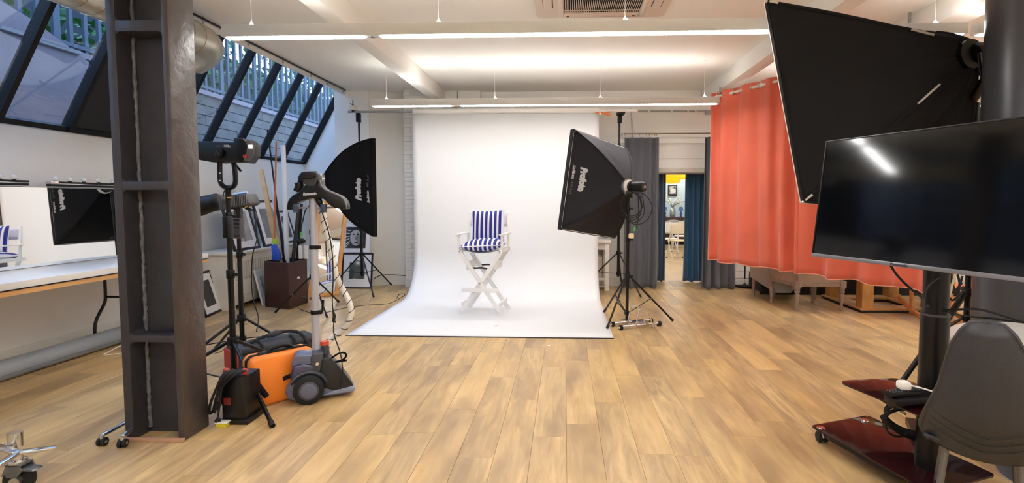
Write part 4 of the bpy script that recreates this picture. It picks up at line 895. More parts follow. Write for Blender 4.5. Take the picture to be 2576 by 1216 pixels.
mk('strap_loop', MB().tube(lp, .007, 6, smooth=4), black_fabric, t)
# ================================================================== ORANGE CASE
orm = M('orange_case_plastic', '#fb8a2c', .42, bump=.05, bscale=300)
Tc = Matrix.Translation(F(684, 1024)+Vector((.0, .0, 0)))
ca, cb_ = F(641, 1031), F(742, 1003)                       # base line of the big front face
dv = (cb_-ca); Lc = dv.length; dvn = dv.normalized(); up = Vector((-.02, .05, 1)).normalized(); back = Vector((-dvn.y, dvn.x, 0))
Lc, Hc = .44, .335
oc = thing('hard_case', 'bright orange hard carry case standing on its side by the steamer', 'case', ca.lerp(cb_, .5)+back*.1)
def cpt(u, w_, v): return ca-dvn*.02+dvn*u+back*w_+up*v
def shell(name, w0, w1, ins, mat, bev=.022):
    c_ = .05; pts = [(ins+c_, ins), (Lc-ins-c_, ins), (Lc-ins, ins+c_), (Lc-ins, Hc-ins-c_*.8), (Lc-ins-c_*.8, Hc-ins), (ins+c_*.6, Hc-ins), (ins, Hc-ins-c_*.6), (ins, ins+c_)]
    return mk(name, MB().prism([cpt(u, w0, v) for u, v in pts], back*(w1-w0)), mat, oc, bev=bev, seg=3)
shell('case_lid', 0, .085, .0, orm); shell('case_base', .092, .17, .0, orm)
shell('seal_band', .08, .097, -.006, black_plastic, .004)
mk('handle', MB().tube([cpt(Lc*.32, .09, Hc), cpt(Lc*.36, .088, Hc+.022), cpt(Lc*.5, .088, Hc+.03), cpt(Lc*.64, .088, Hc+.022), cpt(Lc*.7, .09, Hc)], .013, 10, smooth=3), black_plastic, oc)
mk('handle_mount', MB().bar(cpt(Lc*.18, .09, Hc+.002), cpt(Lc*.82, .09, Hc+.002), .05, .016, up), black_plastic, oc, bev=.004)
mk('side_latch', MB().bar(cpt(-.004, .09, Hc*.25), cpt(-.004, .09, Hc*.8), .05, .02, dvn), black_plastic, oc, bev=.005)
mk('front_groove', MB().bar(cpt(Lc*.46, -.002, Hc*.47), cpt(Lc*.98, -.002, Hc*.60), .004, .03), M('groove_black', '#141214', .7), oc)
mk('padlock_wire', MB().tube([cpt(.0, .05, Hc*.72), cpt(-.02, .02, Hc*.74), cpt(.03, -.012, Hc*.72), cpt(.05, 0, Hc*.75)], .004, 6, smooth=3), steel, oc)
# ================================================================== GREY EQUIPMENT BAG
gb = M('charcoal_canvas', '#3b3c42', .85, var=.12, vscale=5, bump=.2, bscale=220); gb2 = M('dark_webbing', '#1a1a1e', .8, bump=.3, bscale=200); redc = M('red_fabric', '#b2362c', .7)
g0 = F(598, 956); g1 = F(800, 910); dv = (g1-g0); Lb = dv.length; dn = dv.normalized(); bk = Vector((-dn.y, dn.x, 0))
g0 = g0+bk*.02
eb = thing('equipment_bag', 'charcoal padded equipment bag with red ends behind the orange case', 'bag', g0.lerp(g1, .5)+bk*.13)
def bp(u, w_, v): return g0+dn*u+bk*w_+Vector((0, 0, v))
Hb = .235
mk('bag_body', MB().prism([bp(0, w_, v) for w_, v in ((0, 0), (.0, Hb-.02), (.025, Hb), (.235, Hb), (.26, Hb-.02), (.26, 0))], dn*Lb), gb, eb, bev=.018, seg=3)
mk('zip_line', MB().tube([bp(.005, -.003, Hb-.045), bp(Lb-.005, -.003, Hb-.045)], .004, 6), gb2, eb)
mk('bag_end', MB().bar(bp(.002, .13, .04), bp(.002, .13, Hb-.035), .27, .03, dn), redc, eb, bev=.006) 
mk('bag_end', MB().bar(bp(Lb-.002, .13, .04), bp(Lb-.002, .13, Hb-.035), .27, .03, dn), redc, eb, bev=.006)
for u in (.3, .7):
    mk('webbing_strap', MB().tube([bp(Lb*u, -.006, .0), bp(Lb*u, -.008, Hb*.6), bp(Lb*u-.0, .0, Hb), bp(Lb*u, .08, Hb+.012)], .012, 6, smooth=3), gb2, eb)
mk('carry_strap', MB().tube([bp(Lb*.12, .05, Hb), bp(Lb*.35, .09, Hb+.035), bp(Lb*.62, .1, Hb+.05), bp(Lb*.8, .05, Hb+.03), bp(Lb*.86, -.012, Hb-.05), bp(Lb*.88, -.015, .04)], .014, 8, smooth=5), gb2, eb)
mk('strap_pad', MB().tube([bp(Lb*.42, .1, Hb+.035), bp(Lb*.5, .1, Hb+.045), bp(Lb*.6, .1, Hb+.05)], [.018, .024, .018], 10, smooth=3), gb, eb)
# black nylon loops on top
# ================================================================== CABLE REEL BOX
k0, k1, k2 = F(567, 1067), F(606, 1061), F(627, 1046)
kb = thing('cable_reel', 'black cable reel box with looped cable and red buttons at the column foot', 'cable reel', k1)
ux = (k1-k0); ux.normalize(); uy = (k2-k1).normalized()
def kp(a, b_, c): return k0+Vector((a, b_*1.0, c))
mk('reel_box', MB().box(kp(-.02, .0, .015), kp(.13, .17, .30)), M('black_box_plastic', '#0d0d0f', .4), kb, bev=.008)
mk('base_plate', MB().box(kp(-.03, -.012, 0), kp(.15, .19, .03)), M('black_box_plastic', '#0d0d0f', .4), kb, bev=.004)
mk('red_label', MB().box(kp(-.005, -.002, .12), kp(.04, .001, .165)), M('dark_red_print', '#7a2320', .6), kb)
for x in (-.015, .105): mk('red_button', MB().cyl(kp(x, .04, .305), kp(x+.01, .04, .335), .018, n=16), M('red_plastic', '#c02c36', .4), kb, bev=.003)
for k in range(9):
    y = -.012-.006*(k % 3); x = .02+k*.011
    pts = [kp(x+.02, y+.05, .33), kp(x-.01, y, .325), kp(-.03+x*.5, y-.025, .25), kp(-.09+x*.9, y-.03, .12+.02*math.sin(k)), kp(-.085+x*.7, y-.02, .075+.008*k), kp(-.06+x*.3, y+.03, .12), kp(-.03+x*.3, y+.06, .26), kp(x, y+.07, .33)]
    mk('cable_loop', MB().tube(pts, .0055, 7, smooth=4), black_rubber, kb)
mk('cord_end', MB().tube([kp(-.01, -.03, .28), kp(.0, -.035, .18), kp(-.015, -.04, .08), kp(-.02, -.04, .03)], [.006, .006, .006, .018], 8, smooth=3), black_rubber, kb)
pc = F(562, 1073); mk('yellow_plug', MB().box(pc+Vector((-.035, -.02, 0)), pc+Vector((.028, .02, .028))), M('yellow_plastic', '#d9cf3a', .5), kb, bev=.004)
mk('plug_rim', MB().box(pc+Vector((-.04, -.024, .024)), pc+Vector((.036, .024, .032))), white_gloss, kb, bev=.003)
t = thing('velcro_strap', 'thick black padded strap hanging across the tripod leg by the orange case', 'strap', P(660, 995, 3.3))
mk('strap_body', MB().bar(P(630, 945, 3.26), P(672, 1000, 3.26), .03, .035, (0, 1, 0)), black_fabric, t, bev=.01)
# ================================================================== PLANTER BOX with rolls and poles
c0 = F(728, 780); l0 = F(667, 772); r0 = F(775, 762); hh = P(728, 662, c0.y).z
br = M('dark_brown_leather', '#42231f', .5, var=.1, vscale=5, bump=.1, bscale=120)
bx_ = thing('brown_bin', 'dark brown square bin full of rolls and poles, left of the steamer', 'bin', (c0+l0+r0)/3)
back_ = l0+r0-c0; pol = [c0, r0, back_, l0]
cenb = sum(pol, Vector())/4
mk('bin_walls', MB().add([p+Vector((0, 0, z)) for p in pol for z in (0, hh)]+[p.lerp(cenb, .06)+Vector((0, 0, z)) for p in pol for z in (.02, hh)],
   [(0, 2, 3, 1), (2, 4, 5, 3), (4, 6, 7, 5), (6, 0, 1, 7)]+[(8, 9, 11, 10), (10, 11, 13, 12), (12, 13, 15, 14), (14, 15, 9, 8)]+[(1, 3, 11, 9), (3, 5, 13, 11), (5, 7, 15, 13), (7, 1, 9, 15)]+[(8, 10, 12, 14), (0, 6, 4, 2)]), br, bx_, bev=.003, seg=1)
p_ = P(751, 699, c0.lerp(r0, .48).y-.004); mk('white_sticker', MB().cyl(p_, p_-Vector((-.002, .004, 0)), .02, n=5), white_print, bx_)
def stick(name, label, cat, mat, px_top, px_bot, Yt, Yb, r_, n=12, flat=None, r2=None, g_='rolls and poles standing in the brown bin'):
    a = P(*px_top, Yt); b_ = P(*px_bot, Yb); d = (b_-a).normalized(); b_ = b_+d*((b_.z-.06)/-d.z) if b_.z > .06 else b_
    mb = MB().cyl(b_, a, r_, n=n) if flat is None else MB().bar(b_, a, flat[0], flat[1], (0, 1, 0))
    return tag(mk(name, mb, mat, bev=.002 if flat else 0), label, cat, g_)
stick('timber_plank', 'pale pine board leaning out of the brown bin', 'board', pine, (656, 427), (700, 640), 7.1, 6.95, .03, flat=(.062, .03))
stick('thin_pole', 'tall thin black pole leaning left out of the brown bin', 'pole', black_metal, (673, 327), (714, 655), 7.15, 6.9, .011)
stick('thin_pole', 'thin copper coloured rod rising from the brown bin', 'pole', M('copper_rod', '#c0714a', .4, .5), (695, 356), (690, 610), 7.0, 6.85, .011)
stick('paper_tube', 'thick white cardboard tube standing in the brown bin', 'tube', M('white_tube_card', '#e4e9f4', .5), (712, 366), (722, 650), 7.0, 6.9, .032, 20)
stick('black_pole', 'thicker black pole with a pale joint in the middle of the brown bin', 'pole', black_metal, (696, 520), (716, 640), 7.05, 6.9, .019)
stick('paper_tube', 'short white board behind the copper rod in the brown bin', 'tube', M('white_foil', '#e6e6e8', .4), (683, 465), (705, 600), 7.2, 7.05, .02, flat=(.05, .012))
stick('black_pole', 'slanting black tripod tube at the right of the brown bin', 'pole', M('dark_blue_black', '#22242c', .4), (752, 520), (738, 645), 6.9, 6.85, .024)
stick('black_pole', 'black folded light stand next to the slanting tube in the brown bin', 'pole', black_metal, (759, 513), (748, 640), 6.95, 6.9, .017)
stick('silver_pole', 'thin silver pole crossing behind the white tube', 'pole', steel, (703, 535), (716, 610), 7.1, 7.0, .008)
tp = [P(x, y, 6.75) for x, y in ((683, 602), (696, 600), (699, 655), (684, 655))]
tag(mk('green_sheet', MB().prism(tp, (0, .02, 0)), M('lime_plastic', '#a6c838', .5), bev=.002), 'lime green sheet standing upright at the left of the brown bin', 'sheet')
tp = [P(x, y, 6.68) for x, y in ((681, 617), (691, 614), (703, 640), (704, 657), (684, 656))]
tag(mk('blue_bag', MB().prism(tp, (0, .05, 0)), M('blue_plastic_bag', '#2d5bd0', .35, var=.2, vscale=20, bump=.5, bscale=30), bev=.01), 'crumpled blue plastic bag sticking out of the brown bin', 'bag')
t = thing('cable_bundle', 'black cable bundle with a green tag hanging in the brown bin', 'cable', P(757, 640, 6.8))
mk('cable_knot', MB().ball(P(757, 607, 6.78), .055, 12, (1.2, .6, .7)), black_rubber, t); mk('green_tag', MB().cyl(P(757, 596, 6.77), P(757, 584, 6.77), .014, n=10), M('green_tape', '#4cc05a', .5), t)
mk('cord', MB().tube([P(757, 586, 6.78), P(758, 570, 6.78), P(762, 555, 6.8), P(768, 530, 6.8), P(777, 518, 6.8)], .008, 7, smooth=4), black_rubber, t)
for x in (754, 769): mk('white_plug', MB().box(P(x-3, 652, 6.78), P(x+4, 618, 6.78)+Vector((0, .03, 0))), white_gloss, t, bev=.006)
# ================================================================== RADIATOR COVER
rad = M('radiator_cover_paint', '#dcd6cb', .45, var=.02)
rz = P(600, 652, 6.3).z; ra, rb_ = F(571, 788), F(664, 757)
# front plane runs along the wall; end panel faces the camera
rx0, ry0, rx1 = XL+.02, 6.28, F(571, 788).x
ry1 = 8.1
rt = thing('radiator_cover', 'white slatted radiator cover against the left wall', 'radiator', ((rx0+rx1)/2, 7.2, 0))
zt_ = .70
mk('end_panel', MB().box((rx0, ry0, 0), (rx1-.02, ry0+.02, zt_)), rad, rt, bev=.003)
mk('end_panel', MB().box((rx0, ry1-.02, 0), (rx1-.02, ry1, zt_)), rad, rt, bev=.003)
mk('shelf_top', MB().box((rx0, ry0-.03, zt_), (rx1+.03, ry1+.03, zt_+.035)), rad, rt, bev=.008)
mk('front_frame', MB().box((rx1-.02, ry0, .06), (rx1, ry0+.1, zt_)).box((rx1-.02, ry1-.1, .06), (rx1, ry1, zt_)).box((rx1-.02, ry0+.1, zt_-.1), (rx1, ry1-.1, zt_)).box((rx1-.02, ry0+.1, .06), (rx1, ry1-.1, .36)), rad, rt, bev=.003)
mk('foot', MB().box((rx1-.03, ry0, 0), (rx1, ry0+.06, .07)).box((rx1-.03, ry1-.06, 0), (rx1, ry1, .07)), rad, rt)
mk('moulding', MB().box((rx1, ry0+.08, .40), (rx1+.008, ry1-.08, .415)).box((rx1, ry0+.08, .17), (rx1+.008, ry1-.08, .18)), rad, rt)
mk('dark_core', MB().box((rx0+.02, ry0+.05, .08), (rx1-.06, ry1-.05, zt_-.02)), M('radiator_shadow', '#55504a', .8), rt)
k = 0; y = ry0+.12
while y < ry1-.12: mk('slat', MB().box((rx1-.016, y, .36), (rx1-.004, y+.036, zt_-.1)), rad, rt, smooth=False); y += .052
# ================================================================== FRAMED PICTURES
def photo_mat(name, seed, c1='#2a2a2c', c2='#c9c9c9', sc_=3.0):
    m = bpy.data.materials.new(name); m.use_nodes = True; nt = m.node_tree; L = nt.links; b = nt.nodes['Principled BSDF']
    t = nt.nodes.new('ShaderNodeTexCoord'); mp = nt.nodes.new('ShaderNodeMapping'); mp.inputs['Location'].default_value = (seed, seed*.7, seed*.3); L.new(t.outputs['Object'], mp.inputs[0])
    n = nt.nodes.new('ShaderNodeTexNoise'); n.inputs['Scale'].default_value = sc_; n.inputs['Detail'].default_value = 3; n.inputs['Distortion'].default_value = .6; L.new(mp.outputs[0], n.inputs[0])
    r = nt.nodes.new('ShaderNodeValToRGB'); r.color_ramp.elements[0].position = .35; r.color_ramp.elements[1].position = .65; r.color_ramp.elements[0].color = col(c1); r.color_ramp.elements[1].color = col(c2)
    L.new(n.outputs[0], r.inputs[0]); L.new(r.outputs[0], b.inputs['Base Color']); b.inputs['Roughness'].default_value = .35; return m
matboard = M('white_mount', '#eeeef2', .6)
def picture(label, quad, frame, fw, mount, phot, depth=.025, grp='framed photographs', cat='picture', name='framed_picture', back_=None, extras=None):
    """quad: bottom-left, bottom-right, top-right, top-left world corners of the front"""
    q = [Vector(p) for p in quad]; ex = (q[1]-q[0]); ey = (q[3]-q[0]); w_, h_ = ex.length, ey.length; ex.normalize(); ey = (ey-ex*ey.dot(ex)).normalized(); n = ex.cross(ey)
    if n.dot(Vector((0, 0, CAMZ))-q[0]) < 0: n = -n
    o = q[0]; t = thing(name, label, cat, (q[0]+q[1])/2, 0, grp)
    def pt(a, b_, c=0): return o+ex*a+ey*b_+n*c
    def slab(nm, a0, b0, a1, b1, c0_, c1_, mt, bev=0):
        mb = MB().prism([pt(a0, b0, c0_), pt(a1, b0, c0_), pt(a1, b1, c0_), pt(a0, b1, c0_)], n*(c1_-c0_)); return mk(nm, mb, mt, t, bev=bev, smooth=False)
    slab('backing', fw*.5, fw*.5, w_-fw*.5, h_-fw*.5, -depth, -.012, M('backing_board', '#4a3f36', .8))
    slab('mount', fw, fw, w_-fw, h_-fw, -.012, -.008, matboard)
    for (a0, b0, a1, b1) in ((0, 0, w_, fw), (0, h_-fw, w_, h_), (0, fw, fw, h_-fw), (w_-fw, fw, w_, h_-fw)): slab('frame_rail', a0, b0, a1, b1, -depth, 0, frame, .002)
    if phot:
        mx_, my0, my1 = mount; slab('photograph', fw+mx_, fw+my0, w_-fw-mx_, h_-fw-my1, -.008, -.006, phot)
    if extras: extras(t, pt, w_, h_, slab, n)
    return t
bf = M('black_frame_wood', '#131316', .35); wf = M('white_frame_wood', '#e3e3e6', .4)
def wallpt(px, py, X):
    d = ray(px, py); return Vector((0, 0, CAMZ))+d*(X/d.x)
zs = zt_+.036
def lean(y0, y1, h_, x_bot, tilt):      # frame leaning on the left wall: bottom on shelf
    return [(x_bot, y0, 0), (x_bot, y1, 0), (x_bot-tilt, y1, h_), (x_bot-tilt, y0, h_)]
def at_shelf(q, z): return [Vector((a, b_, c+z)) for a, b_, c in q]
xb_ = rx1-.03
def quad_px(bl, brr, tr_, Xb, Xt): return None
# two black frames leaning on the radiator shelf
yy0 = wallpt(562, 650, xb_).y; yy1 = wallpt(622, 640, xb_).y; yy2 = wallpt(677, 636, xb_).y
def body(t, pt, w_, h_, slab, n):
    fg = MB(); c = pt(w_*.52, h_*.5, -.0055); mk('figure', MB().prism([pt(w_*.5+.05*math.cos(a), h_*.42+.17*math.sin(a), -.006) for a in [2*PI*k/14 for k in range(14)]], n*.0008), M('photo_grey_figure', '#8d8d90', .5), t, smooth=False)
    mk('figure', MB().prism([pt(w_*.5+.03*math.cos(a), h_*.66+.045*math.sin(a), -.006) for a in [2*PI*k/12 for k in range(12)]], n*.0009), M('photo_pale_figure', '#a9a9ab', .5), t, smooth=False)
picture('black framed grey portrait on the radiator cover, the one nearer the stands', at_shelf(lean(6.42, 6.98, .64, xb_, .17), zs), bf, .035, (.075, .09, .09), photo_mat('grey_portrait_1', 3, '#6d6d70', '#b4b4b6', 2.2), extras=body, grp='framed photographs')
picture('black framed grey portrait on the radiator cover, the one nearer the bin', at_shelf(lean(7.08, 7.66, .66, xb_, .17), zs), bf, .035, (.075, .09, .09), photo_mat('grey_portrait_2', 7, '#76767a', '#b9b9bb', 2.2), extras=body, grp='framed photographs')
picture('dark frame edge leaning behind the two portraits on the radiator cover', at_shelf(lean(7.72, 8.05, .5, xb_-.05, .14), zs), bf, .03, (.05, .06, .06), photo_mat('dark_edge', 9, '#333335', '#555558'), grp='framed photographs')
# frame on the floor in front of the radiator end
q = [F(520, 800), F(563, 781), P(541, 676, F(563, 781).y+.1), P(498, 690, F(520, 800).y+.1)]
picture('black and white frame standing on the floor beside the steel column', q, bf, .03, (.07, .08, .08), photo_mat('dark_print', 12, '#151517', '#3a3a3d'), grp='framed photographs')
# white frame leaning between radiator and bin
q0 = F(663, 768); q = [q0+Vector((0, 0, 0)), q0+Vector((-.05, .62, 0)), q0+Vector((-.15, .62, .47)), q0+Vector((-.10, 0, .47))]
picture('white framed print leaning on the floor between the radiator cover and the bin', q, wf, .04, (.05, .06, .06), photo_mat('teal_print', 15, '#3b6e72', '#cfd6d4', 6), grp='framed photographs')
# small black thing behind floor frame
t0_ = F(560, 778); tag(mk('black_case', MB().box(t0_+Vector((-.03, .0, 0)), t0_+Vector((.05, .08, .26))), black_plastic, bev=.02), 'small dark box standing between the floor frame and the radiator cover', 'box')
# two frames by the pier (face drawing is a plain generic monochrome portrait)
Yq = 8.1
q = [F(857, 722), F(934, 721), None, None]; q[0] = P(857, 720, 7.98); q[1] = P(934, 720, 7.98); q[0].z = q[1].z = 0; yb1 = 7.98; q[2] = P(938, 637, yb1+.1); q[3] = P(855, 637, yb1+.1)
def lower(t, pt, w_, h_, slab, n):
    pass
def disc(t, pt, w_, h_, slab, n):
    cx_, cy_ = w_*.52, h_*.72
    for r_, c_ in ((.062, '#7f8781'), (.04, '#a8ada8'), (.018, '#e8e8e4')): mk('disc', MB().prism([pt(cx_+r_*math.cos(a), cy_+r_*.8*math.sin(a), -.006) for a in [2*PI*k/20 for k in range(20)]], n*(.0006+.01*(.07-r_)*.1)), M('photo_disc_'+c_[1:], c_, .5), t, smooth=False)
    mk('highlight', MB().prism([pt(w_*.36+.045*math.cos(a)-.012*math.sin(a), h_*.24+.02*math.cos(a)+.014*math.sin(a), -.006) for a in [2*PI*k/16 for k in range(16)]], n*.001), white_print, t, smooth=False)
picture('black framed photograph standing on the floor behind the left backdrop stand', q, bf, .022, (.10, .13, .13), photo_mat('grey_green_print', 21, '#3e4643', '#6d7370', 5), extras=disc, grp='framed photographs')
def face(t, pt, w_, h_, slab, n):
    def el(nm, cx_, cy_, rx, ry, rot, c_, z): ca_, sa_ = math.cos(rot), math.sin(rot); return mk(nm, MB().prism([pt(w_*cx_+rx*math.cos(a)*ca_-ry*math.sin(a)*sa_, h_*cy_+rx*math.cos(a)*sa_+ry*math.sin(a)*ca_, -.006) for a in [2*PI*k/18 for k in range(18)]], n*z), M('photo_'+c_[1:], c_, .5), t, smooth=False)
    el('portrait_face', .5, .48, .095, .13, .1, '#b5b5b6', .0006)
    el('portrait_shade', .585, .45, .035, .10, .1, '#7d7d7f', .0009)
    for cx_ in (.43, .56): el('portrait_eye', cx_, .58, .02, .008, .15, '#1c1c1e', .0014)
    el('portrait_nose', .5, .46, .009, .03, .1, '#6a6a6c', .0013); el('portrait_mouth', .51, .33, .028, .012, .05, '#28282a', .0014)
    for k in range(6): el('portrait_stripe', .2+.03*(k % 2), .22+.1*k, .05, .007, .9-.22*k, '#e6e6e6', .0012)
q = [P(856, 636, yb1+.13), P(930, 636, yb1+.13), P(930, 558, yb1+.22), P(857, 558, yb1+.22)]
picture('white framed black and white face portrait stacked above the floor picture', q, wf, .012, (.065, .06, .075), photo_mat('portrait_dark', 27, '#141416', '#4a4a4d', 6), extras=face, grp='framed photographs')
q = [P(853, 575, yb1+.24), P(905, 575, yb1+.24), P(905, 500, yb1+.33), P(853, 500, yb1+.33)]
picture('white framed picture mostly hidden behind the left softbox', q, wf, .012, (.06, .06, .06), None, grp='framed photographs')
# ================================================================== LARGE LEANING MIRROR with a light wood frame
mir = bpy.data.materials.new('mirror_silver'); mir.use_nodes = True; b = mir.node_tree.nodes['Principled BSDF']; b.inputs['Metallic'].default_value = 1; b.inputs['Roughness'].default_value = .015; b.inputs['Base Color'].default_value = (.93, .95, .95, 1)
m0, m1 = F(772, 752), F(851, 742); tt = .46; Hm = 1.45
fm_ = M('honey_wood_frame', '#d79a55', .45, var=.08, vscale=6)
def mq(a, b_): return m0.lerp(m1, a)+Vector((0, tt*b_, Hm*b_))
mt_ = thing('leaning_mirror', 'tall mirror with a honey wood frame leaning in the corner behind the steamer', 'mirror', m0.lerp(m1, .5))
ex = (m1-m0); w_ = ex.length; ex.normalize(); ey = Vector((0, tt, Hm)).normalized(); nm = ex.cross(ey)
if nm.y > 0: nm = -nm
def mp_(a, b_, c=0): return m0+ex*a+ey*b_+nm*c
fw = .055
for (a0, b0, a1, b1) in ((0, 0, w_, fw), (0, Hm-fw, w_, Hm), (0, fw, fw, Hm-fw), (w_-fw, fw, w_, Hm-fw)):
    mk('frame_rail', MB().prism([mp_(a0, b0, -.02), mp_(a1, b0, -.02), mp_(a1, b1, -.02), mp_(a0, b1, -.02)], nm*.035), fm_, mt_, bev=.003)
mk('mirror_glass', MB().prism([mp_(fw*.9, fw*.9, -.012), mp_(w_-fw*.9, fw*.9, -.012), mp_(w_-fw*.9, Hm-fw*.9, -.012), mp_(fw*.9, Hm-fw*.9, -.012)], nm*.008), mir, mt_, smooth=False)
# ================================================================== CURTAINS
def curtain_mat(name, c, c2, weave=250):
    return M(name, c, .85, var=.06, vscale=3, bump=.18, bscale=weave, sheen=.25)
def curtain(name, label, p0, p1, zb, zt, folds, amp, mat, seed=1, flare=0.0, hem=None, grp=None, edge=True, zt2=None):
    rr = random.Random(seed); p0 = Vector((p0[0], p0[1], 0)); p1 = Vector((p1[0], p1[1], 0)); L_ = (p1-p0).length; d = (p1-p0).normalized(); n = Vector((d.y, -d.x, 0))
    ph = [rr.uniform(0, 6) for _ in range(4)]
    def off(u, v):
        w_ = u*folds+.35*math.sin(u*folds*.8+ph[0])+.12*math.sin(v*2.2+ph[1])
        a = amp*(.75+.35*math.sin(u*5+ph[2]))*(1-.15*v)
        s = math.sin(2*PI*w_); s = s*(1.12-.12*s*s)
        return a*s+amp*.08*math.sin(2*PI*w_*2.3+v*3+ph[3])+amp*.3*(1-v)*math.sin(u*7+v*2)
    def f(u, v):
        z = zb+(zt-zb)*v+.012*(1-v)*math.sin(u*folds*4)
        uu = u+flare*(1-v)**1.6*(u-.5)*2
        return p0+d*(uu*L_)+n*off(u, v)+Vector((0, 0, z))
    t = thing(name, label, 'curtain', (p0+p1)/2+Vector((0, 0, zb)), 0, grp)
    nu = int(folds*14)
    mk('cloth', MB().grid(f, nu, 30), mat, t, ang=85, mods=[('SOLIDIFY', dict(thickness=.004, offset=0))])
    if hem: mk('hem', MB().tube([f(i/nu, 0)+Vector((0, 0, .002)) for i in range(nu+1)], .006, 5), hem, t)
    return t, f
coral = curtain_mat('coral_cloth', '#dd6a50', None); coral2 = M('coral_hem', '#f2a48c', .8)
cA, cB = Vector((2.08, 7.42, 0)), Vector((3.40, 4.74, 0)); dC = (cB-cA)
Zc, Zb = 2.83, .545
mid = cA+dC*.50
c1_, f1_ = curtain('coral_curtain', 'large coral red curtain hanging from a white rod, its left half', cA, mid+dC*.012, Zb, Zc+.06, 5.5, .068, coral, 4, hem=coral2, grp='coral curtain pair')
c2_, f2_ = curtain('coral_curtain', 'coral red curtain panel behind the television, the right half of the pair', mid, cB, Zb+.0, Zc+.06, 4.6, .06, coral, 9, hem=coral2, grp='coral curtain pair')
for (t_, fx, u) in ((c1_, f1_, 1.0), (c2_, f2_, 1.0), (c1_, f1_, 0.0)): mk('side_hem', MB().tube([fx(u, v/20) for v in range(21)], .007, 5), coral2, t_)
rod = thing('curtain_rod', 'white curtain rod threaded through the coral curtain eyelets', 'curtain rod', (cA.x, cA.y, Zc))
mk('rod', MB().cyl(cA-dC*.015+Vector((0, 0, Zc)), cB+Vector((0, 0, Zc)), .017, n=14), M('cream_rod', '#e9ddcf', .35), rod); mk('finial', MB().ball(cA-dC*.02+Vector((0, 0, Zc)), .028, 14), M('cream_rod', '#e9ddcf', .35), rod)
mk('ceiling_bracket', MB().box((cA.x+.05, cA.y-.12, Zc), (cA.x+.07, cA.y-.10, 2.95)).box((cB.x-.2, cB.y+.3, Zc), (cB.x-.18, cB.y+.32, ZC)), steel, rod)
nC = Vector((dC.y, -dC.x, 0)).normalized()
for t_, fx, m_ in ((c1_, f1_, 10), (c2_, f2_, 8)):
    for k in range(m_):
        best = None                      # eyelets sit where the cloth crosses the rod line
        u = (k+.5)/m_; q = fx(u, .974); q = Vector((q.x, q.y, Zc)); dl = dC.normalized()
        T = (dl*.8+nC*(.6 if k % 2 else -.6)).to_track_quat('Z', 'Y').to_matrix().to_4x4(); pos = cA+dl*((q-cA).dot(dl)); pos.z = Zc
        mb = MB(); mb.lathe([(.024, -.004), (.036, -.006), (.038, 0), (.036, .006), (.024, .004)], pos, 18, T); mk('eyelet', mb, chrome, t_)
greyc = curtain_mat('charcoal_curtain_cloth', '#55565d', None); bluec = M('teal_blue_velvet', '#0f5179', .55, var=.12, vscale=3, sheen=.6)
gz0, gz1 = .02, P(1610, 347, 8.15).z
xl, xr = P(1568, 600, 8.15).x, P(1655, 600, 8.15).x
curtain('grey_curtain', 'dark grey curtain on the left side of the doorway', (xl, 8.13), (xr, 8.13), gz0, gz1, 5, .045, greyc, 3, flare=.0, grp='grey curtains at the doorway')
xl2, xr2 = P(1768, 600, 8.1).x, P(1845, 700, 8.1).x
curtain('grey_curtain', 'dark grey curtain right of the doorway, behind the coral curtain', (xl2, 8.08), (xr2, 8.08), gz0, gz1, 5, .05, greyc, 8, flare=.06, grp='grey curtains at the doorway')
rd = thing('curtain_rod', 'thin metal rod with rings above the grey doorway curtains', 'curtain rod', (2.0, 8.13, gz1+.1))
rz_ = P(1700, 336, 8.13).z
mk('rod', MB().cyl((xl-.05, 8.13, rz_), (xr2+.2, 8.13, rz_), .009, n=10), M('bronze_rod', '#8b7f6d', .35, .7), rd)
for x in (1572, 1590, 1608, 1626, 1633, 1640, 1647, 1652): c = P(x, 336, 8.13); T = Matrix.Rotation(R(80), 4, 'Y'); mb = MB(); mb.lathe([(.017, -.003), (.022, -.003), (.022, .003), (.017, .003)], c+Vector((0, 0, -.012)), 14, T); mk('curtain_ring', mb, M('brass_ring', '#a88c5a', .35, .7), rd)
mk('wall_bracket', MB().box((xl-.03, 8.12, rz_-.01), (xl-.015, YB, rz_+.01)).box((xr2+.15, 8.12, rz_-.01), (xr2+.165, YB, rz_+.01)), steel, rd)
bx0, bx1 = P(1650, 600, 8.85).x, P(1672, 600, 8.85).x
curtain('blue_curtain', 'narrow visible strip of blue velvet curtain at the left of the doorway', (bx0-.25, 8.85), (bx1, 8.85), .015, 1.9, 5, .05, bluec, 12, flare=-.0, grp='blue curtains in the doorway')
bx2, bx3 = P(1722, 600, 8.85).x, P(1800, 600, 8.85).x
curtain('blue_curtain', 'teal blue velvet curtain gathered at the right of the doorway', (bx2, 8.85), (bx3, 8.85), .015, 1.9, 4.5, .055, bluec, 15, flare=.03, grp='blue curtains in the doorway')
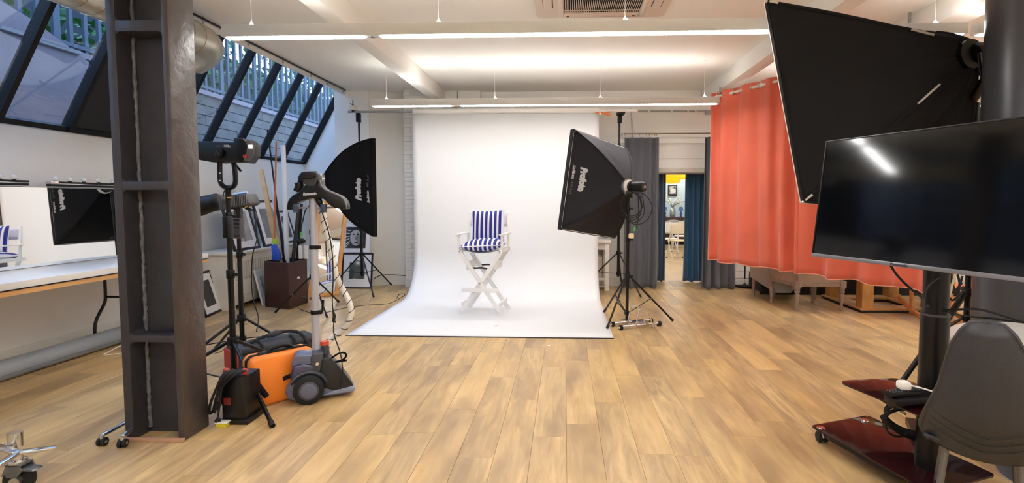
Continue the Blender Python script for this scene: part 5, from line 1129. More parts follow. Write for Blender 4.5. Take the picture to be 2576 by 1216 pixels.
# conduits on the back wall
cd_ = thing('wall_conduit', 'grey metal conduit running along the back wall under the far lamp', 'conduit', (1.6, 8.36, 2.7))
gz = P(1650, 279, 8.34).z
mk('pipe', MB().cyl((P(1606, 279, 8.34).x, 8.35, gz), (P(1795, 281, 8.34).x, 8.35, gz-.01), .011, n=8), steel, cd_)
mk('pipe', MB().tube([(P(1588, 290, 8.34).x, 8.36, gz+.05), (P(1588, 290, 8.34).x, 8.36, gz-.05), (P(1590, 310, 8.34).x, 8.36, P(1590, 310, 8.34).z), (P(1592, 345, 8.34).x, 8.36, P(1592, 345, 8.34).z)], .012, 8, smooth=3), steel, cd_)
for x in (1633, 1690, 1731, 1750): c = P(x, 280, 8.33); mk('pipe_clip', MB().cbox(c, (.02, .02, .04)), white_gloss, cd_)
jb = P(1785, 282, 8.34); tag(mk('junction_box', MB().box(jb+Vector((-.06, -.02, -.035)), jb+Vector((.06, .06, .03))), M('grey_box', '#a3a2a5', .5), bev=.005), 'small grey junction box at the top left corner of the coral curtain', 'box')
# ================================================================== TELEVISION on its trolley
TL = P(2083, 355, 3.02); BLc = P(2042, 645, 3.0)
tvd = Vector((.37, -.93, 0)).normalized(); TW, TH = 1.235, .705
o_ = Vector((BLc.x, BLc.y, BLc.z)); upv = (TL-BLc); TH = upv.length; upv.normalize(); upv = (upv-tvd*upv.dot(tvd)).normalized(); tn = tvd.cross(upv)
if tn.dot(-o_) < 0: tn = -tn
tv = thing('television', 'large flat television on a black trolley pole, facing the room, right foreground', 'television', o_+tvd*TW/2)
def tp_(a, b_, c=0): return o_+tvd*a+upv*b_+tn*c
def tslab(nm, a0, b0, a1, b1, c0_, c1_, mt, bev=0, par=tv): return mk(nm, MB().prism([tp_(a0, b0, c0_), tp_(a1, b0, c0_), tp_(a1, b1, c0_), tp_(a0, b1, c0_)], tn*(c1_-c0_)), mt, par, bev=bev, smooth=bool(bev))
scr = M('tv_screen', '#06070a', .09, spec=.6, coat=.0)
bez = M('tv_bezel_grey', '#8e8d95', .3, .6)
tslab('back_shell', .006, .006, TW-.006, TH-.004, -.045, -.004, black_plastic, .006)
tslab('screen', .008, .020, TW-.008, TH-.006, -.004, .0, scr)
tslab('bezel_bottom', 0, 0, TW, .020, -.03, .006, bez, .002)
tslab('bezel_side', 0, .02, .008, TH-.006, -.03, .004, black_plastic, .001); tslab('bezel_side', TW-.008, .02, TW, TH-.006, -.03, .004, black_plastic, .001)
tslab('bezel_top', 0, TH-.007, TW, TH, -.035, .004, M('dark_steel', '#4a4a4c', .35, .8), .001)
text_at('logo', 'Panasonic', .017, tp_(.47, .004, .0068), tvd, upv, M('logo_dark', '#3c3a45', .4), tv, .001, width=.085)
tslab('wall_mount', TW/2-.2, TH*.25, TW/2+.2, TH*.75, -.085, -.045, black_metal, .004)
pc = P(2352, 800, 2.50); pc = Vector((pc.x+.0, 2.50, 0))
tr_ = thing('tv_trolley', 'black television trolley with two dark red glass shelves', 'trolley', (pc.x, pc.y, 0))
mk('pole', MB().cyl((pc.x, pc.y, .1), (pc.x, pc.y, P(2350, 788, 2.5).z), .058, n=32), black_metal, tr_)
mk('pole', MB().cyl((pc.x, pc.y, P(2350, 790, 2.5).z), (pc.x, pc.y, 1.62), .052, n=32), black_metal, tr_)
mk('pole_joint', MB().cyl((pc.x, pc.y, P(2350, 790, 2.5).z-.006), (pc.x, pc.y, P(2350, 790, 2.5).z+.004), .0595, n=32), M('dark_grey_metal', '#4a4a4c', .45, .3), tr_)
mk('mount_arm', MB().bar((pc.x, pc.y, 1.45), tp_(TW/2, TH*.5, -.11), .08, .2), black_metal, tr_, bev=.004)
rg = M('dark_red_glass', '#2c1213', .08, spec=.4)
def rplate(nm, pts, z, th_, mt, rad_=.05):
    pts = [Vector((p[0], p[1], 0)) for p in pts]; out_ = []; n = len(pts)
    for i in range(n):
        a, b_, c = pts[i-1], pts[i], pts[(i+1) % n]; d0, d1 = (a-b_).normalized(), (c-b_).normalized()
        for k in range(6): s = k/5; out_.append(b_+d0*rad_*(1-s)**2+d1*rad_*s**2)
    return mk(nm, MB().prism([v+Vector((0, 0, z)) for v in out_], (0, 0, th_)), mt, tr_, bev=.002)
q0, q1 = F(2038, 1072, .105), F(2182, 1046, .105); ld = Vector((.30, -.954, 0)).normalized()
rplate('base_shelf', [q0, q1, q1+ld*.70, q0+ld*.70], .098, .010, rg, .03); rplate('base_frame', [q0+ld*.1, q1+ld*.1, q1+ld*.56, q0+ld*.56], .08, .018, black_metal)
for (px, py) in ((2065, 1077), (2176, 1058)): c = F(px, py, .109); mk('cap_screw', MB().lathe([(.022, 0), (.02, .004), (0, .005)], (c.x, c.y, .1085), 20), chrome, tr_)
s0, s1 = F(2106, 960, .43), F(2262, 952, .43)
rplate('upper_shelf', [s0, s1, s1+ld*.56, s0+ld*.56], .424, .010, rg, .06)
mk('shelf_bracket', MB().cyl((pc.x, pc.y, .36), (pc.x, pc.y, .46), .07, n=24).box((pc.x-.2, pc.y-.04, .40), (pc.x+.05, pc.y+.06, .423)), black_plastic, tr_, bev=.004)
mk('base_leg', MB().bar((pc.x, pc.y-.02, .14), F(2290, 1060, .11), .05, .04), black_metal, tr_, bev=.004)
for i, c in enumerate([F(2067, 1112), Vector((q1.x-.02, q1.y-.02, 0)), q0+ld*.58+Vector((.04, 0, -.105)), q1+ld*.58+Vector((-.04, 0, -.105))]):
    c = Vector((c.x, c.y, 0)); dd_ = ld
    for s in (-1, 1): mk('castor_wheel', MB().cyl(c+Vector((s*.008, 0, .03)), c+Vector((s*.026, 0, .03)), .03, n=20), black_rubber, tr_, bev=.003)
    mk('castor_fork', MB().cyl(c+Vector((0, 0, .05)), c+Vector((0, 0, .082)), .014, n=12).tube([c+Vector((-.0, -.03, .035)), c+Vector((0, -.01, .064)), c+Vector((0, .025, .06))], .012, 8, smooth=3), chrome, tr_)
# remote tray, remote, adapter, cables
def on(px, py, z): return F(px, py, z)
tz = .56
a0, a1, a2, a3 = F(2222, 996, .50), F(2252, 1010, .50), F(2340, 1000, .50), F(2330, 975, .50)
t = thing('set_top_box', 'thin black box on the trolley arm under the remote control', 'box', a0.lerp(a2, .5))
mk('box_body', MB().prism([Vector((p.x, p.y, .46)) for p in (F(2222, 1003, .47), F(2256, 1020, .47), F(2345, 1010, .47), F(2335, 985, .47))], (0, 0, .03)), black_plastic, t, bev=.006)
mk('front_line', MB().bar(F(2246, 1001, .485), F(2290, 1000, .485), .004, .003), steel, t)
t = thing('remote_control', 'black remote control lying on the trolley below the television', 'remote control', F(2270, 988, .5))
rq = [F(2216, 985, .505), F(2246, 996, .505), F(2318, 989, .505), F(2300, 975, .505)]
rb2 = MB().prism([Vector((p.x, p.y, .492)) for p in rq], (0, 0, .02)); mk('remote_body', rb2, black_plastic, t, bev=.006)
ex_, ey_ = (rq[3]-rq[0]), (rq[1]-rq[0])
for i in range(10):
    for j in range(3): c = rq[0]+ex_*(.1+.085*i)+ey_*(.25+.25*j); mk('button', MB().cbox((c.x, c.y, .513), (.006, .006, .004)), M('button_grey', '#55565a', .5) if (i+j) % 7 else M('button_orange', '#c8702e', .5), t, smooth=False)
pa = F(2273, 972, .53); t = thing('power_adapter', 'white square plug adapter with white cord on the trolley', 'adapter', pa)
mk('adapter_body', MB().cbox((pa.x, pa.y, .535), (.05, .05, .04)), white_gloss, t, bev=.012); mk('adapter_cord', MB().tube([Vector((pa.x+.02, pa.y, .535)), F(2310, 975, .53), F(2345, 985, .53), F(2362, 990, .54), F(2375, 996, .54)], .004, 6, smooth=4), white_gloss, t)
cc_ = F(2268, 1062, .2); t = thing('cable_coil', 'coil of black cable hanging between the two glass shelves', 'cable', cc_)
rr = random.Random(8); pts = []
Yk = 2.62
for k in range(9*12):
    a = 2*PI*k/12; lp = k//12; pts.append(P(2295, 1062, Yk)+Vector(((.155-.006*lp+.01*rr.random())*math.cos(a), .012*lp-.05, (.075-.006*(lp % 4))*math.sin(a)-.035*math.cos(a))))
mk('coil', MB().tube(pts, .0055, 6, smooth=2), black_rubber, t)
mk('cord_tail', MB().tube([P(2228, 1062, Yk-.05), P(2232, 1085, Yk-.06), P(2250, 1098, Yk-.06), P(2272, 1098, Yk-.05), P(2285, 1090, Yk-.05)], .0055, 6, smooth=4), black_rubber, t)
mk('coil_tie', MB().cyl(P(2222, 1048, Yk-.06), P(2229, 1062, Yk-.06), .016, n=10), black_rubber, t)
mk('silver_plug', MB().bar(P(2266, 1036, Yk-.07), P(2278, 1042, Yk-.07), .012, .012), steel, t, bev=.002)
def cable(label, pts, r_, mat=black_rubber, nm='cable', n=7):
    t = thing(nm, label, 'cable', pts[-1]); mk('cord', MB().tube(pts, r_, n, smooth=6), mat, t); return t
cable('black cable from the television bottom edge to the trolley pole', [P(2240, 668, 2.75), P(2256, 692, 2.72), P(2285, 722, 2.66), P(2315, 746, 2.6), P(2330, 760, 2.52), P(2338, 775, 2.46)], .006)
cable('black cable bending behind the trolley pole above the shelf', [P(2385, 690, 2.55), P(2360, 700, 2.45), P(2340, 716, 2.42), P(2328, 735, 2.42), P(2326, 752, 2.42)], .005)
cable('upper black cable running from the trolley pole to the right across the round column', [P(2374, 780, 2.46), P(2410, 779, 2.4), P(2455, 778, 2.3), P(2500, 788, 2.2), P(2560, 806, 2.1), P(2620, 822, 2.0)], .005)
cable('lower black cable running from the trolley pole towards the white table', [P(2374, 782, 2.46), P(2400, 790, 2.4), P(2440, 797, 2.4), P(2500, 802, 2.35), P(2540, 808, 2.3), P(2610, 816, 2.2)], .004)
cable('cream cable hanging straight beside the trolley pole', [P(2407, 676, 2.9), P(2396, 715, 2.9), P(2388, 745, 2.9), P(2378, 775, 2.9), P(2366, 850, 2.9), F(2358, 985)], .006, M('cream_cable', '#d8cbb4', .5))
t = thing('cable_tangle', 'tangle of black cables hanging under the television beside the round column', 'cable', P(2415, 760, 3.1))
for i, q in enumerate([((2392, 690), (2396, 715), (2404, 735), (2414, 752)), ((2408, 690), (2414, 712), (2412, 735), (2418, 740)), ((2421, 695), (2414, 720), (2408, 738), (2400, 745)), ((2378, 726), (2395, 728), (2410, 730), (2425, 722)), ((2376, 732), (2382, 742), (2396, 756), (2408, 748)), ((2420, 712), (2410, 724), (2400, 735), (2380, 738)), ((2425, 730), (2412, 742), (2400, 738))]):
    mk('loop', MB().tube([P(x, y, 2.95+.02*i) for x, y in q], .0065, 6, smooth=5), black_rubber, t)
# ================================================================== BLACK MOULDED CHAIR, right foreground
cm = M('charcoal_moulded_plastic', '#2d2e33', .33, bump=.35, bscale=420, spec=.5)
Cc2 = P(2484, 1000, 1.93); bc = thing('plastic_chair', 'charcoal moulded plastic chair seen from behind, bottom right corner', 'chair', (Cc2.x, 1.93, 0), R(-36))
WT = [(0, .165), (.06, .19), (.12, .198), (.25, .182), (.5, .138), (.7, .115), (.8, .101), (.9, .076), (.96, .052), (1.0, .012)]
def hw_(v):
    for (a, b_), (c, d) in zip(WT[:-1], WT[1:]):
        if v <= c: return b_+(d-b_)*(v-a)/(c-a)
    return 0
def backf(u, v, off=0.0):
    a = 2*u-1; z = .39+.555*v; w_ = hw_(v)
    y = .03+.05*max(0, .3-v)/.3+(w_/.2)*abs(a)**2.0*.10-.02*math.sin(PI*v)-.09*v+.04*max(0, v-.93)/.07
    return Vector((a*w_-.012*max(0, v-.35)**1.5/.52, y+off, z+.012*abs(a)**2))
mk('backrest', MB().grid(lambda u, v: backf(u, v), 32, 44), cm, bc, local=True, ang=80, mods=[('SOLIDIFY', dict(thickness=.012, offset=0))])
mk('back_rim', MB().tube([backf(0, v/30) for v in range(30)]+[backf(.5, 1)]+[backf(1, 1-v/30) for v in range(1, 31)], .011, 8), cm, bc, local=True)
gd = M('groove_dark', '#17181b', .6)
for k, v0 in enumerate((.225, .165, .105)):
    pts = []
    for i in range(25):
        u = .05+.90*i/24; a = abs(2*u-1); v = v0+.10*a**1.2-.02
        pts.append(backf(u, v)+Vector((0, -.0065, 0)))
    mk('back_groove', MB().tube(pts, .003, 6), gd, bc, local=True)
mk('seat', MB().grid(lambda u, v: Vector(((2*u-1)*(.185-.015*v), .10+.38*v, .44-.03*math.sin(PI*min(1, v*1.05))-.01*(1-abs(2*u-1)**3)-(.03*max(0, v-.85)/.15))), 20, 20), cm, bc, local=True, ang=80, mods=[('SOLIDIFY', dict(thickness=.012, offset=-1))])
mk('seat_shell_skirt', MB().tube([(-.175, .12, .425), (-.185, .27, .42), (-.17, .44, .42), (0, .48, .41), (.17, .44, .42), (.185, .27, .42), (.175, .12, .425)], .012, 8, smooth=4), cm, bc, local=True)
lg = M('grey_leg_metal', '#6f6c6a', .35, .6)
for sx2 in (-1, 1):
    for (yy, fy) in ((.14, .06), (.42, .46)): mk('leg', MB().tube([(sx2*.11, yy, .41), (sx2*.13, yy+(fy-yy)*.5, .2), (sx2*.145, fy, .008)], .0125, 12), lg, bc, local=True); mk('leg_cap', MB().cyl((sx2*.145, fy, 0), (sx2*.145, fy, .03), .016, n=12), black_rubber, bc, local=True)
# ================================================================== WHITE ROUND TABLE behind it
tcx, tcy = 2.45, 2.55
t = thing('round_table', 'white round topped table behind the charcoal chair', 'table', (tcx, tcy, 0))
mk('tabletop', MB().lathe([(.0, .66), (.44, .66), (.475, .67), (.48, .685), (.47, .698), (.45, .70), (0, .70)], (tcx, tcy, 0), 64), M('white_laminate', '#f3f2ee', .3), t, ang=50)
mk('pedestal', MB().cyl((tcx+.03, tcy, .03), (tcx+.03, tcy, .66), .035, n=20), chrome, t); mk('foot_plate', MB().lathe([(.0, 0), (.28, 0), (.28, .012), (.06, .03), (0, .03)], (tcx+.03, tcy, 0), 40), chrome, t)
# ================================================================== ARMCHAIR under the coral curtain
up_m = M('taupe_linen', '#a59486', .85, var=.05, bump=.2, bscale=200); lw = M('limed_grey_wood', '#948377', .6, var=.12, vscale=30, stretch=(1, 1, .2))
la, lb_, lc, ld_ = F(2004, 781), F(2114, 781), F(1940, 761), F(2037, 759)
lb_ = Vector((lb_.x, la.y, 0)); ld_ = Vector((lc.x+(lb_.x-la.x), lc.y, 0))
ac = thing('armchair', 'taupe upholstered armchair with turned grey legs below the coral curtain', 'armchair', (la+lb_+lc+ld_)/4)
for p in (la, lb_, lc, ld_):
    mk('leg', MB().lathe([(.0, 0), (.016, .0), (.02, .02), (.013, .05), (.016, .06), (.026, .16), (.03, .20), (.022, .215), (.034, .23), (.034, .245), (.026, .255), (.035, .27), (.035, .30)], (p.x, p.y, 0), 16), lw, ac, ang=60)
    mk('leg_block', MB().box((p.x-.038, p.y-.038, .29), (p.x+.038, p.y+.038, .38)), lw, ac, bev=.004)
x0_, x1_, y0_, y1_ = la.x, lb_.x, la.y, lc.y
def seg_(a, b_, z0, z1, th_, m_, nm): 
    d = (b_-a); mk(nm, MB().bar(Vector((a.x, a.y, (z0+z1)/2)), Vector((b_.x, b_.y, (z0+z1)/2)), th_, z1-z0), m_, ac, bev=.006)
for a, b_ in ((la, lb_), (la, lc), (lb_, ld_), (lc, ld_)):
    seg_(a, b_, .30, .345, .05, lw, 'frame_rail'); seg_(a, b_, .345, .66, .045, up_m, 'side_panel'); seg_(a, b_, .66, .70, .05, lw, 'top_rail')
mk('seat_cushion', MB().prism([Vector((p.x, p.y, .34)) for p in (la, lb_, ld_, lc)], (0, 0, .15)), up_m, ac, bev=.03, seg=3)
for p in (la, lb_, lc, ld_): mk('corner_post', MB().cyl((p.x, p.y, .38), (p.x, p.y, .70), .022, n=12), lw, ac)
# chaise behind it (long sloping end seen left of the armchair)
ch0 = thing('chaise_longue', 'grey upholstered daybed end sloping behind the armchair', 'daybed', (3.0, 7.6, 0))
ga, gb_ = P(1886, 690, 7.35), P(1944, 736, 7.12)
mk('body', MB().prism([P(1886, 665, 7.4), P(1886, 697, 7.4), P(1950, 738, 7.15), P(1990, 738, 7.15), P(1990, 665, 7.2)], (0.25, .42, 0)), M('pale_grey_linen', '#9b948a', .8, bump=.1, bscale=200), ch0, bev=.01)
for px in ((1894, 712, 7.5), (1946, 735, 7.5)): p = P(*px); mk('leg', MB().cyl((p.x+.03, 7.55, 0), (p.x+.03, 7.55, .3), .016, .024, 12), lw, ch0)
mk('leg', MB().cyl((3.5, 7.3, 0), (3.5, 7.3, .3), .016, .024, 12), lw, ch0)
lpx = MB().box((2.92, 7.72, .03), (5.4, 8.25, .27)); t = thing('low_platform', 'low dark platform along the back wall under the coral curtain', 'platform', (4.1, 8, 0))
mk('platform_body', lpx, M('dark_brown_cloth', '#221c1b', .8, bump=.2, bscale=80), t, bev=.01); mk('platform_rail', MB().box((2.90, 7.70, .0), (5.42, 7.73, .04)), M('groove_black', '#141214', .7), t)
# floor lamp
fl_ = F(1873, 722); t = thing('floor_lamp', 'black floor lamp on a round base beside the right grey curtain', 'floor lamp', fl_)
mk('base', MB().lathe([(0, 0), (.155, 0), (.16, .008), (.16, .028), (.15, .036), (.03, .042), (.018, .06)], fl_, 40), black_metal, t, ang=50); mk('pole', MB().cyl(fl_+Vector((0, 0, .04)), fl_+Vector((0, 0, 1.55)), .011, n=10), black_metal, t)
mk('lamp_shade', MB().lathe([(.09, 1.5), (.14, 1.32)], fl_, 28), black_metal, t, mods=[('SOLIDIFY', dict(thickness=.003))])
cable('thin black cable lying by the floor lamp base', [F(1900, 726), F(1915, 716), P(1925, 708, 8.2), P(1950, 715, 8.0), F(1965, 741)], .006)
# pale wood table base with square legs
n0, n1, n2 = F(2192, 793), F(2087, 757), F(2330, 793)
wt = thing('pedestal_table', 'pale wood table with four square legs on a flat black edged base', 'table', (n0.x+.4, n0.y+.4, 0))
ax0, ay0 = n0.x-.06, n0.y+.12; AX, AY = 1.0, .98
for (a0, b0, a1, b1) in ((0, 0, AX, .24), (0, AY-.24, AX, AY), (0, .24, .24, AY-.24), (AX-.24, .24, AX, AY-.24)):
    mk('base_board', MB().box((ax0+a0, ay0+b0, .028), (ax0+a1, ay0+b1, .05)), oak_z, wt, bev=.003); mk('base_edge', MB().box((ax0+a0+.002, ay0+b0+.002, 0), (ax0+a1-.002, ay0+b1-.002, .028)), M('groove_black', '#141214', .7), wt)
for a, b_ in ((.03, .03), (AX-.17, .03), (.03, AY-.17), (AX-.17, AY-.17)): mk('leg', MB().box((ax0+a, ay0+b_, .05), (ax0+a+.14, ay0+b_+.14, .74)), oak_z, wt, bev=.004)
mk('tabletop', MB().box((ax0-.15, ay0-.15, .74), (ax0+AX+.15, ay0+AY+.15, .78)), oak_z, wt, bev=.006)
# rocking chair
ro, ri = F(2262, 784), F(2345, 826)
rk = thing('rocking_chair', 'orange beech rocking chair behind the television trolley', 'rocking chair', (4.3, 5.8, 0))
for k, xx in enumerate((4.07, 4.52)):
    pts = [Vector((xx+.06*(1-s), 5.42+1.0*s, .035+.62*(s-.45)**2)) for s in [j/12 for j in range(13)]]
    for a, b_ in zip(pts[:-1], pts[1:]): pass
    mbk = MB(); sec = []
    poly = [p+Vector((0, 0, .028)) for p in pts]+[p-Vector((0, 0, .028)) for p in reversed(pts)]
    mk('rocker', MB().prism(poly, (.032, 0, 0)), rock_wood, rk, bev=.004)
    for s in (.22, .78): p = Vector((xx+.06*(1-s)+.016, 5.42+1.0*s, .06)); mk('leg', MB().bar(p, Vector((p.x, p.y+(.04 if s > .5 else -.02), .62 if s < .5 else 1.0)), .03, .045, (0, 1, 0)), rock_wood, rk, bev=.004)
    mk('armrest', MB().bar((xx+.04, 5.55, .63), (xx+.04, 6.3, .60), .06, .025), rock_wood, rk, bev=.008)
mk('seat', MB().box((4.12, 5.62, .40), (4.56, 6.2, .43)), M('orange_seat', '#d9803c', .6), rk, bev=.01)
mk('crossbar', MB().box((4.12, 5.62, .36), (4.56, 5.65, .40)).box((4.12, 6.17, .36), (4.56, 6.2, .40)), rock_wood, rk)
for k in range(5): x = 4.18+k*.08; mk('back_slat', MB().bar((x, 6.22, .43), (x, 6.38, 1.05), .03, .014, (0, 1, 0)), rock_wood, rk, bev=.003)
mk('back_rail', MB().bar((4.10, 6.38, 1.05), (4.56, 6.38, 1.05), .03, .07), rock_wood, rk, bev=.006)
# white console table behind the right backdrop stand
wtb = thing('console_table', 'white wooden console table at the back wall behind the right backdrop stand', 'table', (.9, 8.1, 0))
cxr = P(1532, 660, 7.95).x; zt3 = P(1515, 604, 7.95).z
mk('tabletop', MB().box((cxr-.95, 7.9, zt3-.05), (cxr+.02, 8.34, zt3)), white_gloss, wtb, bev=.005)
for (x, y) in ((cxr-.07, 7.92), (cxr-.07, 8.27), (cxr-.92, 7.92), (cxr-.92, 8.27)): mk('leg', MB().box((x, y, 0), (x+.07, y+.06, zt3-.05)), white_gloss, wtb, bev=.003)
mk('apron', MB().box((cxr-.9, 7.93, zt3-.15), (cxr-.05, 7.95, zt3-.05)), white_gloss, wtb); mk('lower_rail', MB().box((cxr-.9, 7.93, .16), (cxr-.05, 7.96, .2)), white_gloss, wtb)
mk('shelf', MB().box((cxr-.9, 7.95, .0+.05), (cxr-.07, 8.3, .075)), M('beige_shelf', '#c9bfae', .6), wtb)
tag(mk('cardboard_box', MB().box((cxr-.5, 8.0, .08), (cxr-.1, 8.28, .52)), M('beige_board', '#cfc4b2', .7), bev=.005), 'beige box on the shelf of the white console table', 'box')
# ================================================================== FAR ROOM furniture
cream = M('cream_folding_chair', '#ece0c4', .5); whitec = M('white_folding_chair', '#f2f0ec', .5)
def folding(label, px, py, Y, rot, mat):
    c = P(px, py, Y); t = thing('folding_chair', label, 'chair', (c.x, Y, 0), R(rot), 'folding chairs in the next room')
    for s in (-1, 1):
        mk('leg', MB().cyl((s*.2, -.22, 0), (s*.2, .16, .82), .013, n=8), mat, t, local=True); mk('leg', MB().cyl((s*.19, .24, 0), (s*.19, -.16, .44), .013, n=8), mat, t, local=True)
        mk('rubber_foot', MB().cyl((s*.2, -.22, 0), (s*.2, -.215, .03), .018, n=8), black_rubber, t, local=True)
    mk('seat', MB().lathe([(0, .43), (.2, .43), (.22, .445), (.2, .46), (0, .46)], (0, -.02, 0), 24), mat, t, local=True)
    mk('backrest', MB().prism([(-.2, .1, .60), (.2, .1, .60), (.21, .12, .74), (.16, .14, .84), (0, .145, .87), (-.16, .14, .84), (-.21, .12, .74)], (0, .02, 0)), mat, t, local=True, bev=.004)
    mk('crossbar', MB().cyl((-.2, -.15, .14), (.2, -.15, .14), .01, n=8), mat, t, local=True); return t
folding('white folding chair at the left edge of the doorway view', 1684, 620, 12.9, 170, whitec)
folding('cream folding chair in the middle of the doorway view', 1705, 622, 12.4, 185, cream)
folding('white folding chair further back behind the cream one', 1716, 610, 13.9, 190, whitec)
c = P(1690, 560, 14.6)
t = thing('long_table', 'white long table in the next room behind the folding chairs', 'table', (c.x+.1, 14.9, 0))
mk('tabletop', MB().box((c.x-1.3, 14.5, .72), (c.x+1.5, 15.2, .75)), whitec, t, bev=.005)
for x in (-1.2, 1.4): mk('leg', MB().box((c.x+x-.03, 14.6, 0), (c.x+x+.03, 15.1, .72)), whitec, t)
c = P(1692, 552, 15.6)
for i, (x, lab, ct) in enumerate(((-.58, 'dark brown chair back at the left beyond the long table', '#3c2620'), (.02, 'grey tub chair beyond the long table', '#a5a09a'), (.62, 'dark brown chair back at the right beyond the long table', '#2b1c18'))):
    t = thing('tub_chair', lab, 'chair', (c.x+x, 15.7, 0), 0, 'tub chairs in the next room')
    mt = M('tub_'+ct[1:], ct, .6)
    mk('shell', MB().grid(lambda u, v: Vector((c.x+x+.26*math.sin((u-.5)*PI*1.1), 15.9-.26*math.cos((u-.5)*PI*1.1)-.1, .4+(.42+.0*u)*v*(1-.35*abs(2*u-1)**2))), 16, 4), mt, t, mods=[('SOLIDIFY', dict(thickness=.03))])
    mk('seat', MB().cyl((c.x+x, 15.75, .4), (c.x+x, 15.75, .47), .25, n=20), mt, t); mk('pedestal', MB().cyl((c.x+x, 15.75, 0), (c.x+x, 15.75, .4), .03, n=10), chrome, t)
t = thing('sideboard', 'dark sideboard against the pale blue far wall', 'sideboard', (4.0, 16.7, 0)); mk('carcass', MB().box((2.6, 16.4, .08), (5.0, 16.95, .86)), M('dark_walnut', '#3a241c', .5), t, bev=.006); mk('plinth', MB().box((2.7, 16.45, 0), (4.9, 16.9, .08)), M('groove_black', '#141214', .7), t)
def onside(px): return P(px, 545, 16.65).x
c = P(1692, 540, 16.65); vz = .865
t = thing('vase', 'glass vase of white flowering branches on the sideboard', 'vase', (c.x, 16.65, vz))
k_ = 1.0
mk('vase_body', MB().lathe([(0, 0), (.07, 0), (.09, .05), (.09, .2), (.06, .28), (.04, .31), (.05, .34)], (c.x, 16.65, vz), 24), M('silver_glass', '#a9b3b5', .15, .5), t)
rr = random.Random(4); stm = MB(); flw = MB()
for k in range(13):
    a = rr.uniform(-1.15, 1.15); ln_ = rr.uniform(.28, .55); b_ = Vector((c.x, 16.65, vz+.32)); e = b_+Vector((math.sin(a)*ln_*.85, rr.uniform(-.15, .15), math.cos(a)*ln_*.75)); stm.tube([b_, b_.lerp(e, .5)+Vector((0, 0, .05)), e], .006, 5, smooth=3)
    for j in range(6): q = b_.lerp(e, .45+.1*j); flw.ball(q+Vector((rr.uniform(-.05, .05), rr.uniform(-.05, .05), rr.uniform(-.03, .06))), rr.uniform(.014, .026), 8)
mk('branches', stm, M('green_stem', '#5d7a55', .6), t); tag(mk('blossom', flw, M('white_blossom', '#f1f0e6', .7), t), kind='stuff')
for i, px in enumerate((1672, 1712)):
    x = P(px, 545, 16.65).x; t = thing('table_lamp', ['blue table lamp left of the flower vase', 'blue table lamp right of the flower vase'][i], 'table lamp', (x, 16.6, vz), 0, 'blue table lamps')
    bl_ = M('blue_lamp', '#3c6fa8', .5); mk('lamp_base', MB().lathe([(0, 0), (.05, 0), (.035, .03), (.02, .07), (.04, .1), (.03, .15), (.015, .19), (.015, .23)], (x, 16.6, vz), 18), M('dark_blue_ceramic', '#234a8c', .3), t); mk('lamp_shade', MB().lathe([(.085, .21), (.045, .33)], (x, 16.6, vz), 22), bl_, t, mods=[('SOLIDIFY', dict(thickness=.004))])
c0_, c1_ = P(1680, 493, 16.97), P(1703, 466, 16.97)
t = thing('wall_poster', 'dark framed poster on the pale blue wall of the next room', 'poster', (c0_.x, 16.97, c0_.z))
mk('frame', MB().box((c0_.x, 16.96, c0_.z), (c1_.x, 17.0, c1_.z)), bf, t); mk('print', MB().box((c0_.x+.03, 16.95, c0_.z+.06), (c1_.x-.03, 16.962, c1_.z-.03)), photo_mat('poster_print', 31, '#3c2a2e', '#d9cfc4', 5), t, smooth=False)
mk('poster_shape', MB().prism([Vector(((c0_.x+c1_.x)/2+.02+.09*math.cos(a), 16.952, (c0_.z+c1_.z)/2-.01+.08*math.sin(a))) for a in [2*PI*k/16 for k in range(16)]], (0, -.004, 0)), M('poster_pale', '#d8d6cf', .5), t, smooth=False)
# ================================================================== LEFT: dressing table, mirror, lamp bars
tzl = .82
e0, e1 = F(0, 712, tzl), F(300, 674, tzl); XF = (e0.x+e1.x)/2
lt2 = thing('dressing_table', 'long white topped table with pine edging along the left wall', 'table', (XF-.3, 3.6, 0))
yt0, yt1 = 2.4, 5.42
mk('tabletop', MB().box((XL+.01, yt0, tzl-.05), (XF, yt1, tzl)), M('white_laminate', '#f3f2ee', .3), lt2, bev=.002)
mk('black_edge', MB().box((XF-.01, yt0, tzl-.058), (XF+.0035, yt1, tzl-.05)), black_plastic, lt2)
mk('wood_edge', MB().box((XF-.035, yt0, tzl-.095), (XF-.004, yt1, tzl-.058)), M('pine_edge', '#d9a86a', .5, var=.12, vscale=9, stretch=(1, .15, 1)), lt2)
lgx = XF-.12; lgy = wallpt(264, 720, XF-.54).y
for yy in (lgy, 2.7):
    for s in (0, 1):
        xx = lgx-s*.42
        mk('leg', MB().tube([(xx, yy, tzl-.1), (xx, yy, .48), (xx-.0, yy-.02, .40), (xx, yy-.12, .24), (xx, yy-.13, .01)], .0135, 10, smooth=4), black_metal, lt2)
    mk('cross_tube', MB().cyl((lgx, yy, .47), (lgx-.42, yy, .47), .011, n=10), black_metal, lt2)
    mk('fold_bracket', MB().bar((lgx+.02, yy-.05, tzl-.105), (lgx+.02, yy+.4, tzl-.105), .02, .012).tube([(lgx, yy, tzl-.12), (lgx, yy+.2, tzl-.1)], .008, 6), black_metal, lt2)
